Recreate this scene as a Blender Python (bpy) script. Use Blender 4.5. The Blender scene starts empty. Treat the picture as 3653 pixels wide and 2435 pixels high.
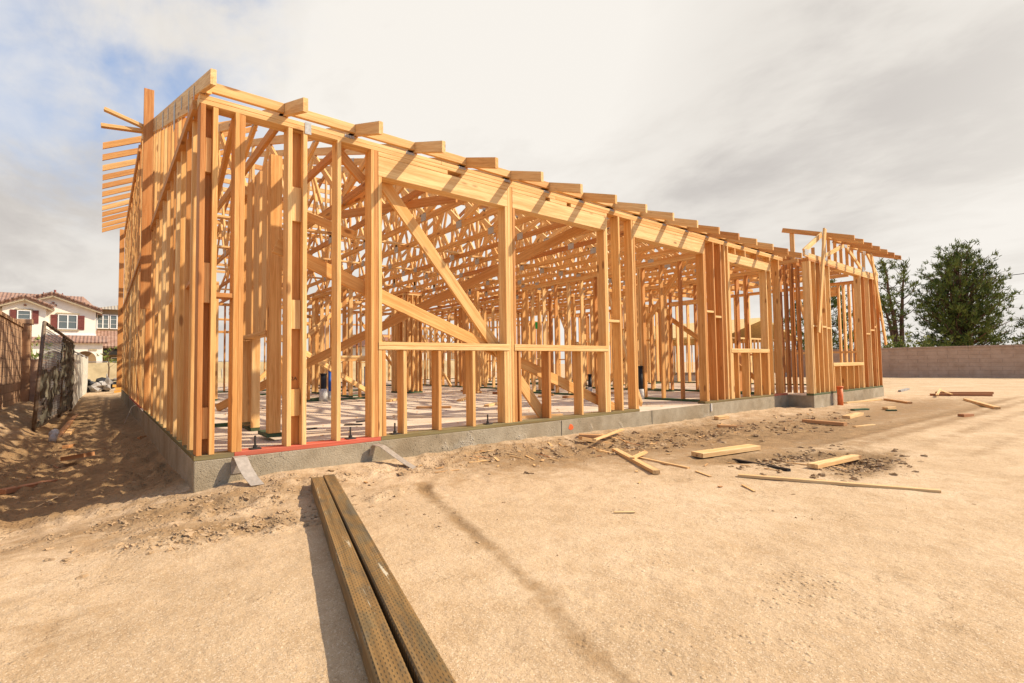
import bpy, math, random
import numpy as np
from mathutils import Vector, Matrix
random.seed(7)
R = math.radians
scene = bpy.context.scene
COL = scene.collection

# ------------------------------------------------------------------ camera
F_PX, YAW, PIT, ROL = 1798.6868, 0.684031, 0.04545182, -0.0135823
CAM = Vector((-0.565792, -4.576671, 0.712366))
FW = Vector((math.sin(YAW)*math.cos(PIT), math.cos(YAW)*math.cos(PIT), math.sin(PIT)))
_rt = Vector((math.cos(YAW), -math.sin(YAW), 0)); _up = _rt.cross(FW)
RT = _rt*math.cos(ROL)+_up*math.sin(ROL); UP = -_rt*math.sin(ROL)+_up*math.cos(ROL)
cd = bpy.data.cameras.new('camera'); cam = bpy.data.objects.new('camera', cd); COL.objects.link(cam)
cd.sensor_width = 36; cd.lens = F_PX/3653*36; cd.clip_start = 0.05; cd.clip_end = 9000
m = Matrix((RT, UP, -FW)).transposed().to_4x4(); m.translation = CAM
cam.matrix_world = m
scene.camera = cam

def ray(vx, vy):            # survey ray through a point measured on a 2352 px wide print
    x, y = vx/.64385-1826.5, vy/.64385-1217.5
    return FW*F_PX+RT*x-UP*y
def at(vx, vy, ax, val):    # the place where that ray meets a real plane
    d = ray(vx, vy); t = (val-CAM[ax])/d[ax]; return CAM+d*t
def gz(vx, vy, z=-.25): return at(vx, vy, 2, z)

# ------------------------------------------------------------------ light
SUN = Vector((-1.30, 1.0, -1.42)).normalized()          # direction the light travels
az = math.atan2(-SUN.x, -SUN.y); el = math.asin(-SUN.z)
sl = bpy.data.lights.new('sun', 'SUN'); sl.energy = 5; sl.angle = R(.8); sl.color = (1, .85, .64)
so = bpy.data.objects.new('sun', sl); COL.objects.link(so)
so.rotation_euler = SUN.to_track_quat('-Z', 'Y').to_euler(); so.location = (8, -8, 12)
scene.view_settings.view_transform = 'Standard'; scene.view_settings.look = 'None'
scene.view_settings.exposure = .37; scene.view_settings.gamma = 1

W = bpy.data.worlds.new('World'); scene.world = W; W.use_nodes = True
def build_world():
    nt = W.node_tree; n = nt.nodes; n.clear(); L = nt.links.new
    out = n.new('ShaderNodeOutputWorld'); bg = n.new('ShaderNodeBackground'); L(bg.outputs[0], out.inputs[0])
    bg.inputs[1].default_value = .1
    sky = n.new('ShaderNodeTexSky'); sky.sky_type = 'NISHITA'; sky.sun_disc = False
    sky.sun_elevation = el; sky.sun_rotation = az; sky.air_density = 1.2; sky.dust_density = 1.5
    tc = n.new('ShaderNodeTexCoord')
    nrm = n.new('ShaderNodeVectorMath'); nrm.operation = 'NORMALIZE'; L(tc.outputs['Generated'], nrm.inputs[0])
    sep = n.new('ShaderNodeSeparateXYZ'); L(nrm.outputs[0], sep.inputs[0])
    def M(op, a, b=None, c=None, clamp=False):
        x = n.new('ShaderNodeMath'); x.operation = op; x.use_clamp = clamp
        for i, v in enumerate((a, b, c)):
            if v is None: continue
            if isinstance(v, (int, float)): x.inputs[i].default_value = v
            else: L(v, x.inputs[i])
        return x.outputs[0]
    def sstep(v, a, b):
        x = n.new('ShaderNodeMapRange'); x.interpolation_type = 'SMOOTHSTEP'
        x.inputs[1].default_value = a; x.inputs[2].default_value = b; L(v, x.inputs[0]); return x.outputs[0]
    def near(vx, vy, c0, c1):       # 1 close to one direction of the sky, 0 away from it
        d = n.new('ShaderNodeVectorMath'); d.operation = 'DOT_PRODUCT'; L(nrm.outputs[0], d.inputs[0])
        d.inputs[1].default_value = ray(vx, vy).normalized(); return sstep(d.outputs['Value'], c1, c0)
    den = M('ADD', M('MAXIMUM', sep.outputs[2], 0.0), .22)
    px, py = M('DIVIDE', sep.outputs[0], den), M('DIVIDE', sep.outputs[1], den)
    cmb = n.new('ShaderNodeCombineXYZ'); L(px, cmb.inputs[0]); L(py, cmb.inputs[1])
    def noise(scale, detail, dist, loc, rough=.5, sq=(1, 1, 1)):
        mp = n.new('ShaderNodeMapping'); mp.inputs[1].default_value = loc; mp.inputs[2].default_value = (0, 0, R(35)); mp.inputs[3].default_value = sq
        L(cmb.outputs[0], mp.inputs[0]); t = n.new('ShaderNodeTexNoise'); L(mp.outputs[0], t.inputs[0])
        t.inputs['Scale'].default_value = scale; t.inputs['Detail'].default_value = detail
        t.inputs['Roughness'].default_value = rough; t.inputs['Distortion'].default_value = dist; return t.outputs[0]
    n1 = noise(.9, 6, .3, (3.1, 1.7, 0), .52, (1, .6, 1)); n2 = noise(2.3, 8, .25, (7.2, .4, 0), .58, (1, .7, 1)); n3 = noise(1.3, 5, .3, (1.2, 9.4, 0), .5)
    # grey undersides and bright tops of one continuous layer of cloud
    n4 = noise(6.5, 7, .5, (4.4, 2.2, 0), .6, (1, .55, 1)); f = M('ADD', M('ADD', M('MULTIPLY', n1, .52), M('MULTIPLY', n2, .32)), M('MULTIPLY', n4, .16))
    f = sstep(f, .40, .59)
    band = M('MULTIPLY', near(1750, 340, .999, .92), .38)
    band = M('ADD', band, M('MULTIPLY', near(2300, 80, .995, .86), .12))
    band = M('ADD', band, M('MULTIPLY', near(150, 640, .998, .955), .42))
    brt = M('ADD', M('MULTIPLY', near(1080, 200, .998, .88), .7), M('MULTIPLY', near(2150, 520, .999, .94), .6))
    f2 = M('ADD', M('SUBTRACT', M('ADD', M('MULTIPLY', f, .60), .42), band), M('MULTIPLY', brt, .38), clamp=True)
    cr = n.new('ShaderNodeValToRGB'); L(f2, cr.inputs[0])
    cr.color_ramp.elements[0].color = (4.7, 4.4, 4.15, 1); cr.color_ramp.elements[1].color = (7.3, 6.95, 6.45, 1)
    e = cr.color_ramp.elements.new(.5); e.color = (6.3, 5.95, 5.5, 1)
    e = cr.color_ramp.elements.new(.0); cr.color_ramp.elements[0].color = (4.5, 4.2, 3.95, 1)
    # blue gaps
    hole = M('MULTIPLY', near(160, -60, .9995, .93), M('ADD', sstep(M('ADD', M('MULTIPLY', n3, .5), M('MULTIPLY', n2, .5)), .43, .58), .03), clamp=True)
    hole2 = M('MULTIPLY', near(480, 150, .999, .975), sstep(n2, .46, .62))
    hole = M('MAXIMUM', M('MULTIPLY', hole, M('SUBTRACT', 1.45, f)), M('MULTIPLY', hole2, .25), clamp=True)
    fd = n.new('ShaderNodeVectorMath'); fd.operation = 'DOT_PRODUCT'; L(nrm.outputs[0], fd.inputs[0]); fd.inputs[1].default_value = (math.sin(YAW-.35), math.cos(YAW-.35), 0)
    hole = M('MAXIMUM', hole, M('MULTIPLY', sstep(M('ADD', fd.outputs['Value'], M('MULTIPLY', n2, .35)), .42, .02), .85))
    mul = n.new('ShaderNodeVectorMath'); mul.operation = 'MULTIPLY_ADD'; L(sky.outputs[0], mul.inputs[0])
    mul.inputs[1].default_value = (.85, .9, 1.05); mul.inputs[2].default_value = (.7, 1.2, 2.0)
    mx = n.new('ShaderNodeMixRGB'); L(hole, mx.inputs[0]); L(cr.outputs[0], mx.inputs[1]); L(mul.outputs[0], mx.inputs[2])
    L(mx.outputs[0], bg.inputs[0])
build_world()

# ------------------------------------------------------------------ materials
class NT:
    def __init__(s, name):
        s.m = bpy.data.materials.new(name); s.m.use_nodes = True; s.n = s.m.node_tree.nodes; s.L = s.m.node_tree.links.new
        s.b = s.n['Principled BSDF']; s.b.inputs['Specular IOR Level'].default_value = .25
    def inp(s, node, i, v):
        if hasattr(v, 'is_output'): s.L(v, node.inputs[i])
        elif v is not None: node.inputs[i].default_value = v
    def math(s, op, a, b=None, c=None, clamp=False):
        x = s.n.new('ShaderNodeMath'); x.operation = op; x.use_clamp = clamp
        for i, v in enumerate((a, b, c)): s.inp(x, i, v)
        return x.outputs[0]
    def attr(s, name, out='Vector'):
        a = s.n.new('ShaderNodeAttribute'); a.attribute_name = name; return a.outputs[out]
    def coord(s, o='Object'): return s.n.new('ShaderNodeTexCoord').outputs[o]
    def mapping(s, v, sc=(1, 1, 1), rot=(0, 0, 0), loc=(0, 0, 0)):
        x = s.n.new('ShaderNodeMapping'); s.L(v, x.inputs[0]); x.inputs[1].default_value = loc; x.inputs[2].default_value = rot; x.inputs[3].default_value = sc; return x.outputs[0]
    def noise(s, v, sc, det=4, ro=.55, di=0, out=0):
        x = s.n.new('ShaderNodeTexNoise'); s.L(v, x.inputs[0]); x.inputs['Scale'].default_value = sc
        x.inputs['Detail'].default_value = det; x.inputs['Roughness'].default_value = ro; x.inputs['Distortion'].default_value = di; return x.outputs[out]
    def voro(s, v, sc, feat='F1', out='Distance', rnd=1):
        x = s.n.new('ShaderNodeTexVoronoi'); x.feature = feat; s.L(v, x.inputs['Vector']); x.inputs['Scale'].default_value = sc; x.inputs['Randomness'].default_value = rnd; return x.outputs[out]
    def ss(s, v, a, b, c=0, d=1):
        x = s.n.new('ShaderNodeMapRange'); x.interpolation_type = 'SMOOTHSTEP'; s.L(v, x.inputs[0])
        for i, q in zip((1, 2, 3, 4), (a, b, c, d)): x.inputs[i].default_value = q
        return x.outputs[0]
    def ramp(s, v, stops):
        x = s.n.new('ShaderNodeValToRGB'); s.L(v, x.inputs[0]); el_ = x.color_ramp.elements
        while len(el_) < len(stops): el_.new(.5)
        for e, (p, c) in zip(el_, stops): e.position = p; e.color = (*c, 1)
        return x.outputs[0]
    def mix(s, f, a, b, mode='MIX'):
        x = s.n.new('ShaderNodeMixRGB'); x.blend_type = mode
        for i, v in enumerate((f, a, b)):
            if isinstance(v, tuple): v = (*v, 1)
            s.inp(x, i, v)
        return x.outputs[0]
    def bump(s, h, dist=.01, st=1, prev=None):
        x = s.n.new('ShaderNodeBump'); s.L(h, x.inputs['Height']); x.inputs['Distance'].default_value = dist; x.inputs['Strength'].default_value = st
        if prev is not None: s.L(prev, x.inputs['Normal'])
        return x.outputs[0]
    def done(s, col=None, rough=.7, nor=None, metal=0):
        if col is not None: s.inp(s.b, 'Base Color', (*col, 1) if isinstance(col, tuple) else col)
        s.inp(s.b, 'Roughness', rough); s.b.inputs['Metallic'].default_value = metal
        if nor is not None: s.L(nor, s.b.inputs['Normal'])
        return s.m

def wood(name, c0, c1, c2, knots=True, stain=0, rough=.68):
    t = NT(name); gc = t.attr('gc'); ti = t.attr('tint', 'Fac')
    base = t.ramp(ti, [(0, c0), (.55, c1), (1, c2)])
    big = t.noise(t.mapping(gc, (9, 9, .7)), 1, 3)
    g1 = t.noise(t.mapping(gc, (34, 34, 1.3)), 1, 5, .6, .6); g2 = t.noise(t.mapping(gc, (230, 230, 7)), 1, 3)
    g = t.math('ADD', t.math('MULTIPLY', g1, .6), t.math('MULTIPLY', g2, .4))
    col = t.mix(t.ss(g, .34, .66), t.mix(1, base, (.70, .55, .42), 'MULTIPLY'), base)
    col = t.mix(t.math('MULTIPLY', t.ss(big, .45, .7), .5), col, t.mix(1, base, (.88, .66, .45), 'MULTIPLY'))
    if knots:
        kc = t.mapping(gc, (9, 9, 3.0)); d = t.voro(kc, 1); pc = t.voro(kc, 1, out='Color')
        sx = t.n.new('ShaderNodeSeparateColor'); t.L(pc, sx.inputs[0])
        k = t.math('MULTIPLY', t.ss(d, .12, .24, 1, 0), t.math('GREATER_THAN', sx.outputs[0], .66))
        col = t.mix(t.math('MULTIPLY', k, .75), col, (.20, .075, .022))
    if stain:
        s = t.ss(t.noise(t.mapping(gc, (6, 6, 1.2)), 1, 5, .65), .50, .68)
        col = t.mix(t.math('MULTIPLY', s, stain), col, (.16, .12, .07))
    return t.done(col, rough, t.bump(g, .0015, .6))

def m_wood(): return wood('fir_wood', (.83, .60, .295), (.75, .45, .165), (.53, .245, .085))
FIR = m_wood()
TREATED = wood('treated_wood', (.24, .21, .10), (.20, .165, .075), (.075, .13, .065), False, .5)
GREEN = wood('green_treated_wood', (.055, .13, .07), (.05, .10, .055), (.07, .10, .05), False, .3)
REDP = wood('red_marked_wood', (.62, .14, .09), (.58, .15, .10), (.50, .20, .12), False, .25)
YEL = wood('yellow_board_wood', (.80, .50, .13), (.72, .42, .11), (.70, .40, .12), False)
SCRAPW = wood('weathered_board_wood', (.78, .58, .31), (.70, .46, .22), (.42, .20, .10), True, .25)

def m_incised():
    t = NT('incised_treated_wood'); gc = t.attr('gc')
    g = t.noise(t.mapping(gc, (30, 30, 1.2)), 1, 5, .6, .5); pat = t.noise(t.mapping(gc, (7, 7, 2.6)), 1, 6, .7, .8); fin = t.noise(t.mapping(gc, (160, 160, 6)), 1, 3)
    col = t.ramp(pat, [(.30, (.135, .115, .08)), (.42, (.19, .13, .06)), (.52, (.27, .155, .055)), (.60, (.20, .13, .06)), (.72, (.11, .088, .055))])
    col = t.mix(t.ss(g, .35, .65), t.mix(1, col, (.62, .6, .58), 'MULTIPLY'), col)
    sp = t.n.new('ShaderNodeSeparateXYZ'); t.L(gc, sp.inputs[0])
    # rows of short incisions along the grain
    def slots(u):
        a = t.math('FRACT', t.math('MULTIPLY', u, 95.)); row = t.math('FLOOR', t.math('MULTIPLY', u, 95.))
        b = t.math('FRACT', t.math('ADD', t.math('MULTIPLY', sp.outputs[2], 36.), t.math('MULTIPLY', row, .37)))
        return t.math('MULTIPLY', t.math('LESS_THAN', t.math('ABSOLUTE', t.math('SUBTRACT', a, .5)), .16), t.math('LESS_THAN', t.math('ABSOLUTE', t.math('SUBTRACT', b, .5)), .24))
    s = slots(sp.outputs[0])
    col = t.mix(t.math('MULTIPLY', s, t.ss(t.noise(t.mapping(gc, (12, 12, 9)), 1, 3), .3, .6, .35, .85)), col, (.045, .034, .02))
    wht = t.math('MULTIPLY', t.ss(t.noise(t.mapping(gc, (26, 26, 1.5)), 1, 5, .7, .8), .61, .655), t.ss(t.noise(t.mapping(gc, (4, 4, 1.1)), 1, 2), .42, .6))
    col = t.mix(t.math('MULTIPLY', wht, .8), col, (.62, .56, .42))
    h = t.math('SUBTRACT', t.math('ADD', t.math('MULTIPLY', g, .4), t.math('MULTIPLY', fin, .2)), s)
    return t.done(col, .62, t.bump(h, .003, .8))
INC = m_incised()

def m_ground():
    t = NT('sandy_soil'); p = t.coord('Object'); damp_brown = t.attr('damp_brown', 'Fac'); dist = t.attr('rough', 'Fac')
    n1 = t.noise(p, .9, 7, .66, .4); n2 = t.noise(p, 6, 7, .68); n3 = t.noise(p, 55, 5, .7); n4 = t.noise(p, 260, 3, .6)
    dry = t.ramp(n1, [(.3, (.385, .268, .155)), (.5, (.51, .365, .222)), (.7, (.585, .44, .29))])
    dry = t.mix(t.math('MULTIPLY', t.ss(n2, .42, .66), .55), dry, (.38, .25, .13))
    dry = t.mix(t.math('MULTIPLY', t.ss(n3, .35, .7), .22), dry, (.66, .50, .33))
    # sand grains: pale and dark specks
    v = t.voro(p, 210, out='Color'); vs = t.n.new('ShaderNodeSeparateColor'); t.L(v, vs.inputs[0])
    dry = t.mix(t.math('MULTIPLY', t.math('GREATER_THAN', vs.outputs[0], .90), .4), dry, (.76, .63, .47))
    dry = t.mix(t.math('MULTIPLY', t.math('LESS_THAN', vs.outputs[1], .07), .4), dry, (.24, .14, .07))
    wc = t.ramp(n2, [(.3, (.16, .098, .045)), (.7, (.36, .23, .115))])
    w = t.math('ADD', damp_brown, t.math('MULTIPLY', t.math('SUBTRACT', n2, .5), .9)); w = t.ss(w, .14, .62)
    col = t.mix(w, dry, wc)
    # shrinkage cracks where the crust is smooth
    wob = t.n.new('ShaderNodeVectorMath'); wob.operation = 'MULTIPLY_ADD'; t.L(t.noise(p, 7, 6, .7, out=1), wob.inputs[0]); wob.inputs[1].default_value = (.34, .34, .34); t.L(p, wob.inputs[2])
    ce = t.voro(wob.outputs[0], 3.6, 'DISTANCE_TO_EDGE'); crk = t.math('MULTIPLY', t.ss(ce, .001, .009, 1, 0), t.ss(t.noise(p, 1.7, 4), .57, .64))
    col = t.mix(t.math('MULTIPLY', crk, .6), col, (.15, .085, .04))
    h = t.math('ADD', t.math('MULTIPLY', n3, .55), t.math('MULTIPLY', n4, .25))
    peb = t.ss(t.voro(p, 150), .05, .42, 1, 0); h = t.math('ADD', h, t.math('MULTIPLY', peb, .3))
    h = t.math('SUBTRACT', h, t.math('MULTIPLY', crk, 1.0))
    crm = t.math('MULTIPLY', t.ss(t.voro(p, 34), .12, .42, 1, 0), t.ss(t.math('ADD', t.noise(p, 2.3, 5, .7), t.math('MULTIPLY', dist, .35)), .58, .74))
    col = t.mix(t.math('MULTIPLY', crm, .22), col, (.25, .155, .08)); L1 = t.mix(0, col, col)
    b1 = t.bump(t.math('ADD', t.noise(p, 14, 7, .68), t.math('MULTIPLY', crm, .6)), .030, .6); return t.done(col, .93, t.bump(h, .007, .6, b1))
SOIL = m_ground()
def m_clod():
    t = NT('soil_clod'); p = t.coord('Object')
    return t.done(t.ramp(t.noise(p, 6, 5), [(.3, (.25, .16, .082)), (.7, (.46, .32, .19))]), .95, t.bump(t.noise(p, 60, 4), .01, .8))
CLOD = m_clod()
def m_conc(name, a, b, edge=False, sc=5):
    t = NT(name); p = t.coord('Object'); n1 = t.noise(p, sc, 6, .65); n2 = t.noise(p, 60, 5, .7); n3 = t.noise(p, .8, 3)
    col = t.ramp(n1, [(.32, a), (.7, b)])
    col = t.mix(t.ss(n3, .4, .7), col, t.mix(1, col, (.80, .74, .66), 'MULTIPLY'))
    pit = t.math('MULTIPLY', t.ss(t.voro(p, 45), .10, .24, 1, 0), t.ss(t.noise(p, 2.6, 3), .50, .62))
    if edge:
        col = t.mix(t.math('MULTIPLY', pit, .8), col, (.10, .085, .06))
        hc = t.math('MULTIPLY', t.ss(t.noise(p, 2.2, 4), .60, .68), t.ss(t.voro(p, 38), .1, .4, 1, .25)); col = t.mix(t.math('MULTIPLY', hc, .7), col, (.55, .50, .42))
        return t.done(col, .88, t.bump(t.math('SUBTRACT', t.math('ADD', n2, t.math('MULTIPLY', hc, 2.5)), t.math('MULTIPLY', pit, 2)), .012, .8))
    # sawdust and dried mud trodden over the floor
    sd = t.ss(t.noise(p, 3.1, 6, .7), .52, .72); col = t.mix(t.math('MULTIPLY', sd, .5), col, (.55, .38, .21))
    return t.done(col, .85, t.bump(n2, .004, .5))
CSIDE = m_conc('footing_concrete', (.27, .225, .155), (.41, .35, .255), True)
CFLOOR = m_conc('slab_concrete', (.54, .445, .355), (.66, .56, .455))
def plain(name, col, rough=.6, metal=0, var=.25, sc=8, bump=.0):
    t = NT(name); p = t.coord('Object'); n = t.noise(p, sc, 5, .6)
    c = t.mix(t.ss(n, .3, .7), tuple(x*(1-var) for x in col), tuple(min(1, x*(1+var*.4)) for x in col))
    return t.done(c, rough, t.bump(n, bump, .6) if bump else None, metal)
GALV = plain('galvanised_steel', (.42, .42, .41), .55, .25, .2, 40)
STRAPM = plain('dusty_steel_strap', (.36, .31, .26), .5, .3, .18, 30)
DARKM = plain('dark_iron', (.06, .055, .05), .55, .5)
BLKP = plain('black_plastic', (.018, .018, .02), .42)
WRAP = plain('pipe_wrap_foam', (.55, .55, .53), .7, 0, .3, 20)
BLUEP = plain('blue_plastic', (.02, .10, .42), .45)
ORANGE = plain('orange_plastic', (.72, .17, .045), .5, 0, .2, 14)
GREENP = plain('green_sheet', (.02, .36, .07), .6)
GREYP = plain('grey_plastic', (.33, .31, .29), .6)
MESHD = plain('old_windscreen_fabric', (.15, .135, .10), .9, 0, .6, 5)
WIRE = plain('chain_link_wire', (.42, .42, .40), .5, .3)
RUST = plain('rusty_tube', (.20, .15, .11), .6, .4, .4, 20)
TAN = plain('tan_windscreen_fabric', (.56, .46, .27), .85, 0, .14, 3, .02)
WSCR = plain('pale_windscreen_fabric', (.56, .53, .46), .85, 0, .25, 6)
def masonry(name, a, b, mort, bw, bh, sx, off=(0, 0, 0), rot=0):
    t = NT(name); p = t.mapping(t.coord('Object'), (1, 1, 1), (0, 0, rot), off)
    sp = t.n.new('ShaderNodeSeparateXYZ'); t.L(p, sp.inputs[0]); cb = t.n.new('ShaderNodeCombineXYZ'); t.L(sp.outputs[sx], cb.inputs[0]); t.L(sp.outputs[2], cb.inputs[1])
    br = t.n.new('ShaderNodeTexBrick'); t.L(cb.outputs[0], br.inputs[0]); br.offset = .5
    for k, v in (('Scale', 1), ('Mortar Size', .006), ('Mortar Smooth', .2), ('Bias', 0), ('Brick Width', bw), ('Row Height', bh)): br.inputs[k].default_value = v
    br.inputs['Color1'].default_value = (*a, 1); br.inputs['Color2'].default_value = (*b, 1); br.inputs['Mortar'].default_value = (*mort, 1)
    n = t.noise(t.coord('Object'), 3, 6, .65); col = t.mix(t.ss(n, .3, .75), br.outputs[0], t.mix(1, br.outputs[0], (.78, .74, .70), 'MULTIPLY'))
    h = t.math('ADD', t.math('MULTIPLY', br.outputs[1], -1.), t.math('MULTIPLY', t.noise(t.coord('Object'), 70, 4), .3))
    return t.done(col, .92, t.bump(h, .008, .9))
BLKY = masonry('slump_block_masonry', (.50, .33, .21), (.45, .29, .18), (.30, .19, .12), .42, .2, 1)
BLKX = masonry('pink_block_masonry', (.52, .365, .26), (.50, .35, .25), (.43, .30, .215), .8, .2, 1)
CAPM = plain('block_cap_masonry', (.46, .29, .17), .9, 0, .3, 4, .01)
STUC = plain('cream_stucco', (.80, .74, .63), .9, 0, .06, 2)
TANST = plain('brown_stucco', (.30, .21, .12), .9, 0, .1, 2)
TRIMT = plain('tan_trim', (.40, .33, .22), .8)
WHITE = plain('white_window_frame', (.80, .79, .76), .5, 0, .05)
SHUT = plain('maroon_shutter', (.17, .050, .04), .6)
def m_glass():
    t = NT('window_glass'); t.b.inputs['Specular IOR Level'].default_value = .8
    return t.done((.10, .12, .12), .08)
GLASS = m_glass()
DARKIN = plain('dark_interior', (.03, .028, .025), .9)
def m_tile(name, a, b):
    t = NT(name); p = t.coord('Object'); w = t.n.new('ShaderNodeTexWave'); w.wave_type = 'BANDS'; w.bands_direction = 'X'; t.L(p, w.inputs[0]); w.inputs['Scale'].default_value = 1.1
    sp = t.n.new('ShaderNodeSeparateXYZ'); t.L(p, sp.inputs[0]); rows = t.math('FRACT', t.math('MULTIPLY', sp.outputs[2], 7.5))
    cell = t.voro(t.mapping(p, (3.2, 1, 7.5)), 1, out='Color'); s2 = t.n.new('ShaderNodeSeparateColor'); t.L(cell, s2.inputs[0])
    col = t.mix(s2.outputs[0], a, b); col = t.mix(t.math('MULTIPLY', t.ss(rows, .0, .18, 1, 0), .55), col, (.10, .05, .03))
    return t.done(col, .85, t.bump(t.math('ADD', w.outputs[1], rows), .06, .9))
TILE = m_tile('red_roof_tile', (.27, .155, .115), (.34, .22, .17)); GTILE = m_tile('grey_roof_tile', (.30, .26, .21), (.40, .35, .28)); BTILE = m_tile('brown_roof_tile', (.26, .11, .07), (.32, .15, .10))
BARK = plain('pine_bark', (.15, .085, .05), .95, 0, .4, 6)
def m_leaf(name, a, b, tr=.0):
    t = NT(name); c = t.mix(t.attr('tint', 'Fac'), a, b); t.done(c, .6)
    return t.m
NEED = m_leaf('pine_needles', (.028, .058, .010), (.19, .225, .045)); BUSH = m_leaf('bush_leaves', (.10, .14, .025), (.26, .28, .06)); YLEAF = m_leaf('young_leaves', (.10, .15, .03), (.26, .28, .07))
OSB = plain('strand_board', (.66, .48, .22), .8, 0, .25, 12)
PAPER = plain('white_scrap', (.75, .72, .66), .7)

# ------------------------------------------------------------------ mesh helpers
class MB:
    def __init__(s): s.v = []; s.f = []; s.g = []; s.t = []; s.mi = []
    def add(s, vs, fs, g=None, tint=.5, mi=0):
        o = len(s.v); s.v += [tuple(q) for q in vs]; s.f += [tuple(o+i for i in q) for q in fs]; s.mi += [mi]*len(fs)
        s.g += [tuple(q) for q in (g or vs)]; s.t += [tint]*len(vs)
    def board(s, a, b, w, t, side=None, ch=.003, tint=None, mi=0, end=None):
        """a..b axis, w along side, t across; end=(na, nb): end cuts given as plane normals"""
        a, b = Vector(a), Vector(b); ax = (b-a); ln = ax.length; ax /= ln
        side = Vector(side) if side is not None else Vector((0, 0, 1)); side = side-ax*side.dot(ax)
        if side.length < 1e-4: side = ax.orthogonal()
        side.normalize(); th = ax.cross(side); hw, ht = w/2, t/2
        pr = [(hw-ch, ht), (hw, ht-ch), (hw, -ht+ch), (hw-ch, -ht), (-hw+ch, -ht), (-hw, -ht+ch), (-hw, ht-ch), (-hw+ch, ht)] if ch else [(hw, ht), (hw, -ht), (-hw, -ht), (-hw, ht)]
        n = len(pr); off = Vector((random.random()*40, random.random()*40, random.random()*40)); vs = []; g = []
        for k, (c, l) in enumerate(((a, 0), (b, ln))):
            for (p, q) in pr:
                d = side*p+th*q; e = 0
                if end and end[k] is not None:
                    nn = Vector(end[k]); e = -d.dot(nn)/ax.dot(nn)
                vs.append(c+d+ax*e); g.append(off+Vector((p, q, l+e)))
        fs = [(i, i+n, (i+1) % n+n, (i+1) % n) for i in range(n)]+[tuple(range(n)), tuple(range(2*n-1, n-1, -1))]
        s.add(vs, fs, g, random.random()**1.35 if tint is None else tint, mi); return s
    def box(s, lo, hi, tint=.5, mi=0):
        x0, y0, z0 = lo; x1, y1, z1 = hi
        vs = [(x0, y0, z0), (x1, y0, z0), (x1, y1, z0), (x0, y1, z0), (x0, y0, z1), (x1, y0, z1), (x1, y1, z1), (x0, y1, z1)]
        s.add(vs, [(0, 3, 2, 1), (4, 5, 6, 7), (0, 1, 5, 4), (1, 2, 6, 5), (2, 3, 7, 6), (3, 0, 4, 7)], None, tint, mi); return s
    def tube(s, pts, rad, n=8, tint=.5, mi=0, cap=True):
        pts = [Vector(p) for p in pts]; rad = rad if isinstance(rad, (list, tuple)) else [rad]*len(pts); vs = []; ref = None
        for i, p in enumerate(pts):
            d = (pts[min(i+1, len(pts)-1)]-pts[max(i-1, 0)]).normalized()
            if ref is None: ref = d.orthogonal().normalized()
            ref = (ref-d*ref.dot(d)).normalized(); u = d.cross(ref)
            for k in range(n):
                a = 2*math.pi*k/n; vs.append(p+(ref*math.cos(a)+u*math.sin(a))*rad[i])
        fs = [(i*n+k, i*n+(k+1) % n, (i+1)*n+(k+1) % n, (i+1)*n+k) for i in range(len(pts)-1) for k in range(n)]
        if cap: fs += [tuple(range(n-1, -1, -1)), tuple((len(pts)-1)*n+k for k in range(n))]
        s.add(vs, fs, None, tint, mi); return s
    def sheet(s, pts, th, nrm, mi=0, tint=.5):
        """a strip of flat plate: pts = list of (left, right) pairs, thickness th along nrm at each"""
        vs = []
        for (l, r), nn in zip(pts, nrm):
            l, r, nn = Vector(l), Vector(r), Vector(nn)*th; vs += [l, r, r-nn, l-nn]
        fs = []
        for i in range(len(pts)-1):
            o = 4*i
            for k in range(4): fs.append((o+k, o+(k+1) % 4, o+4+(k+1) % 4, o+4+k))
        o = 4*(len(pts)-1); fs += [(3, 2, 1, 0), (o, o+1, o+2, o+3)]; s.add(vs, fs, None, tint, mi); return s
    def prism(s, poly, ax, a, b, mi=0, tint=.5):
        """2-D outline poly extruded along axis ax (0 x, 1 y, 2 z) from a to b"""
        n = len(poly); P = lambda q, c: (c, q[0], q[1]) if ax == 0 else ((q[0], c, q[1]) if ax == 1 else (q[0], q[1], c))
        vs = [P(q, a) for q in poly]+[P(q, b) for q in poly]
        s.add(vs, [tuple(range(n)), tuple(range(2*n-1, n-1, -1))]+[(i, i+n, (i+1) % n+n, (i+1) % n) for i in range(n)], None, tint, mi); return s
    def mesh(s, name, mats, origin=(0, 0, 0), smooth=False):
        me = bpy.data.meshes.new(name); o = Vector(origin)
        me.from_pydata([(x-o.x, y-o.y, z-o.z) for x, y, z in s.v], [], s.f)
        for mt in mats: me.materials.append(mt)
        if len(mats) > 1: me.polygons.foreach_set('material_index', s.mi)
        a = me.attributes.new('gc', 'FLOAT_VECTOR', 'POINT'); a.data.foreach_set('vector', np.array(s.g, np.float32).ravel())
        a = me.attributes.new('tint', 'FLOAT', 'POINT'); a.data.foreach_set('value', np.array(s.t, np.float32))
        if smooth: me.polygons.foreach_set('use_smooth', [True]*len(me.polygons))
        import bmesh as _b
        bm = _b.new(); bm.from_mesh(me); _b.ops.recalc_face_normals(bm, faces=bm.faces); bm.to_mesh(me); bm.free()
        return me
    def obj(s, name, mats, parent=None, origin=(0, 0, 0), smooth=False):
        mats = mats if isinstance(mats, (list, tuple)) else [mats]
        ob = bpy.data.objects.new(name, s.mesh(name, mats, origin, smooth)); COL.objects.link(ob); ob.location = origin
        if parent is not None:
            ob.parent = parent; ob.location = Vector(origin)-wpos(parent)
        return ob
def wpos(o):
    p = Vector((0, 0, 0))
    while o is not None: p += o.location; o = o.parent
    return p
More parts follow.
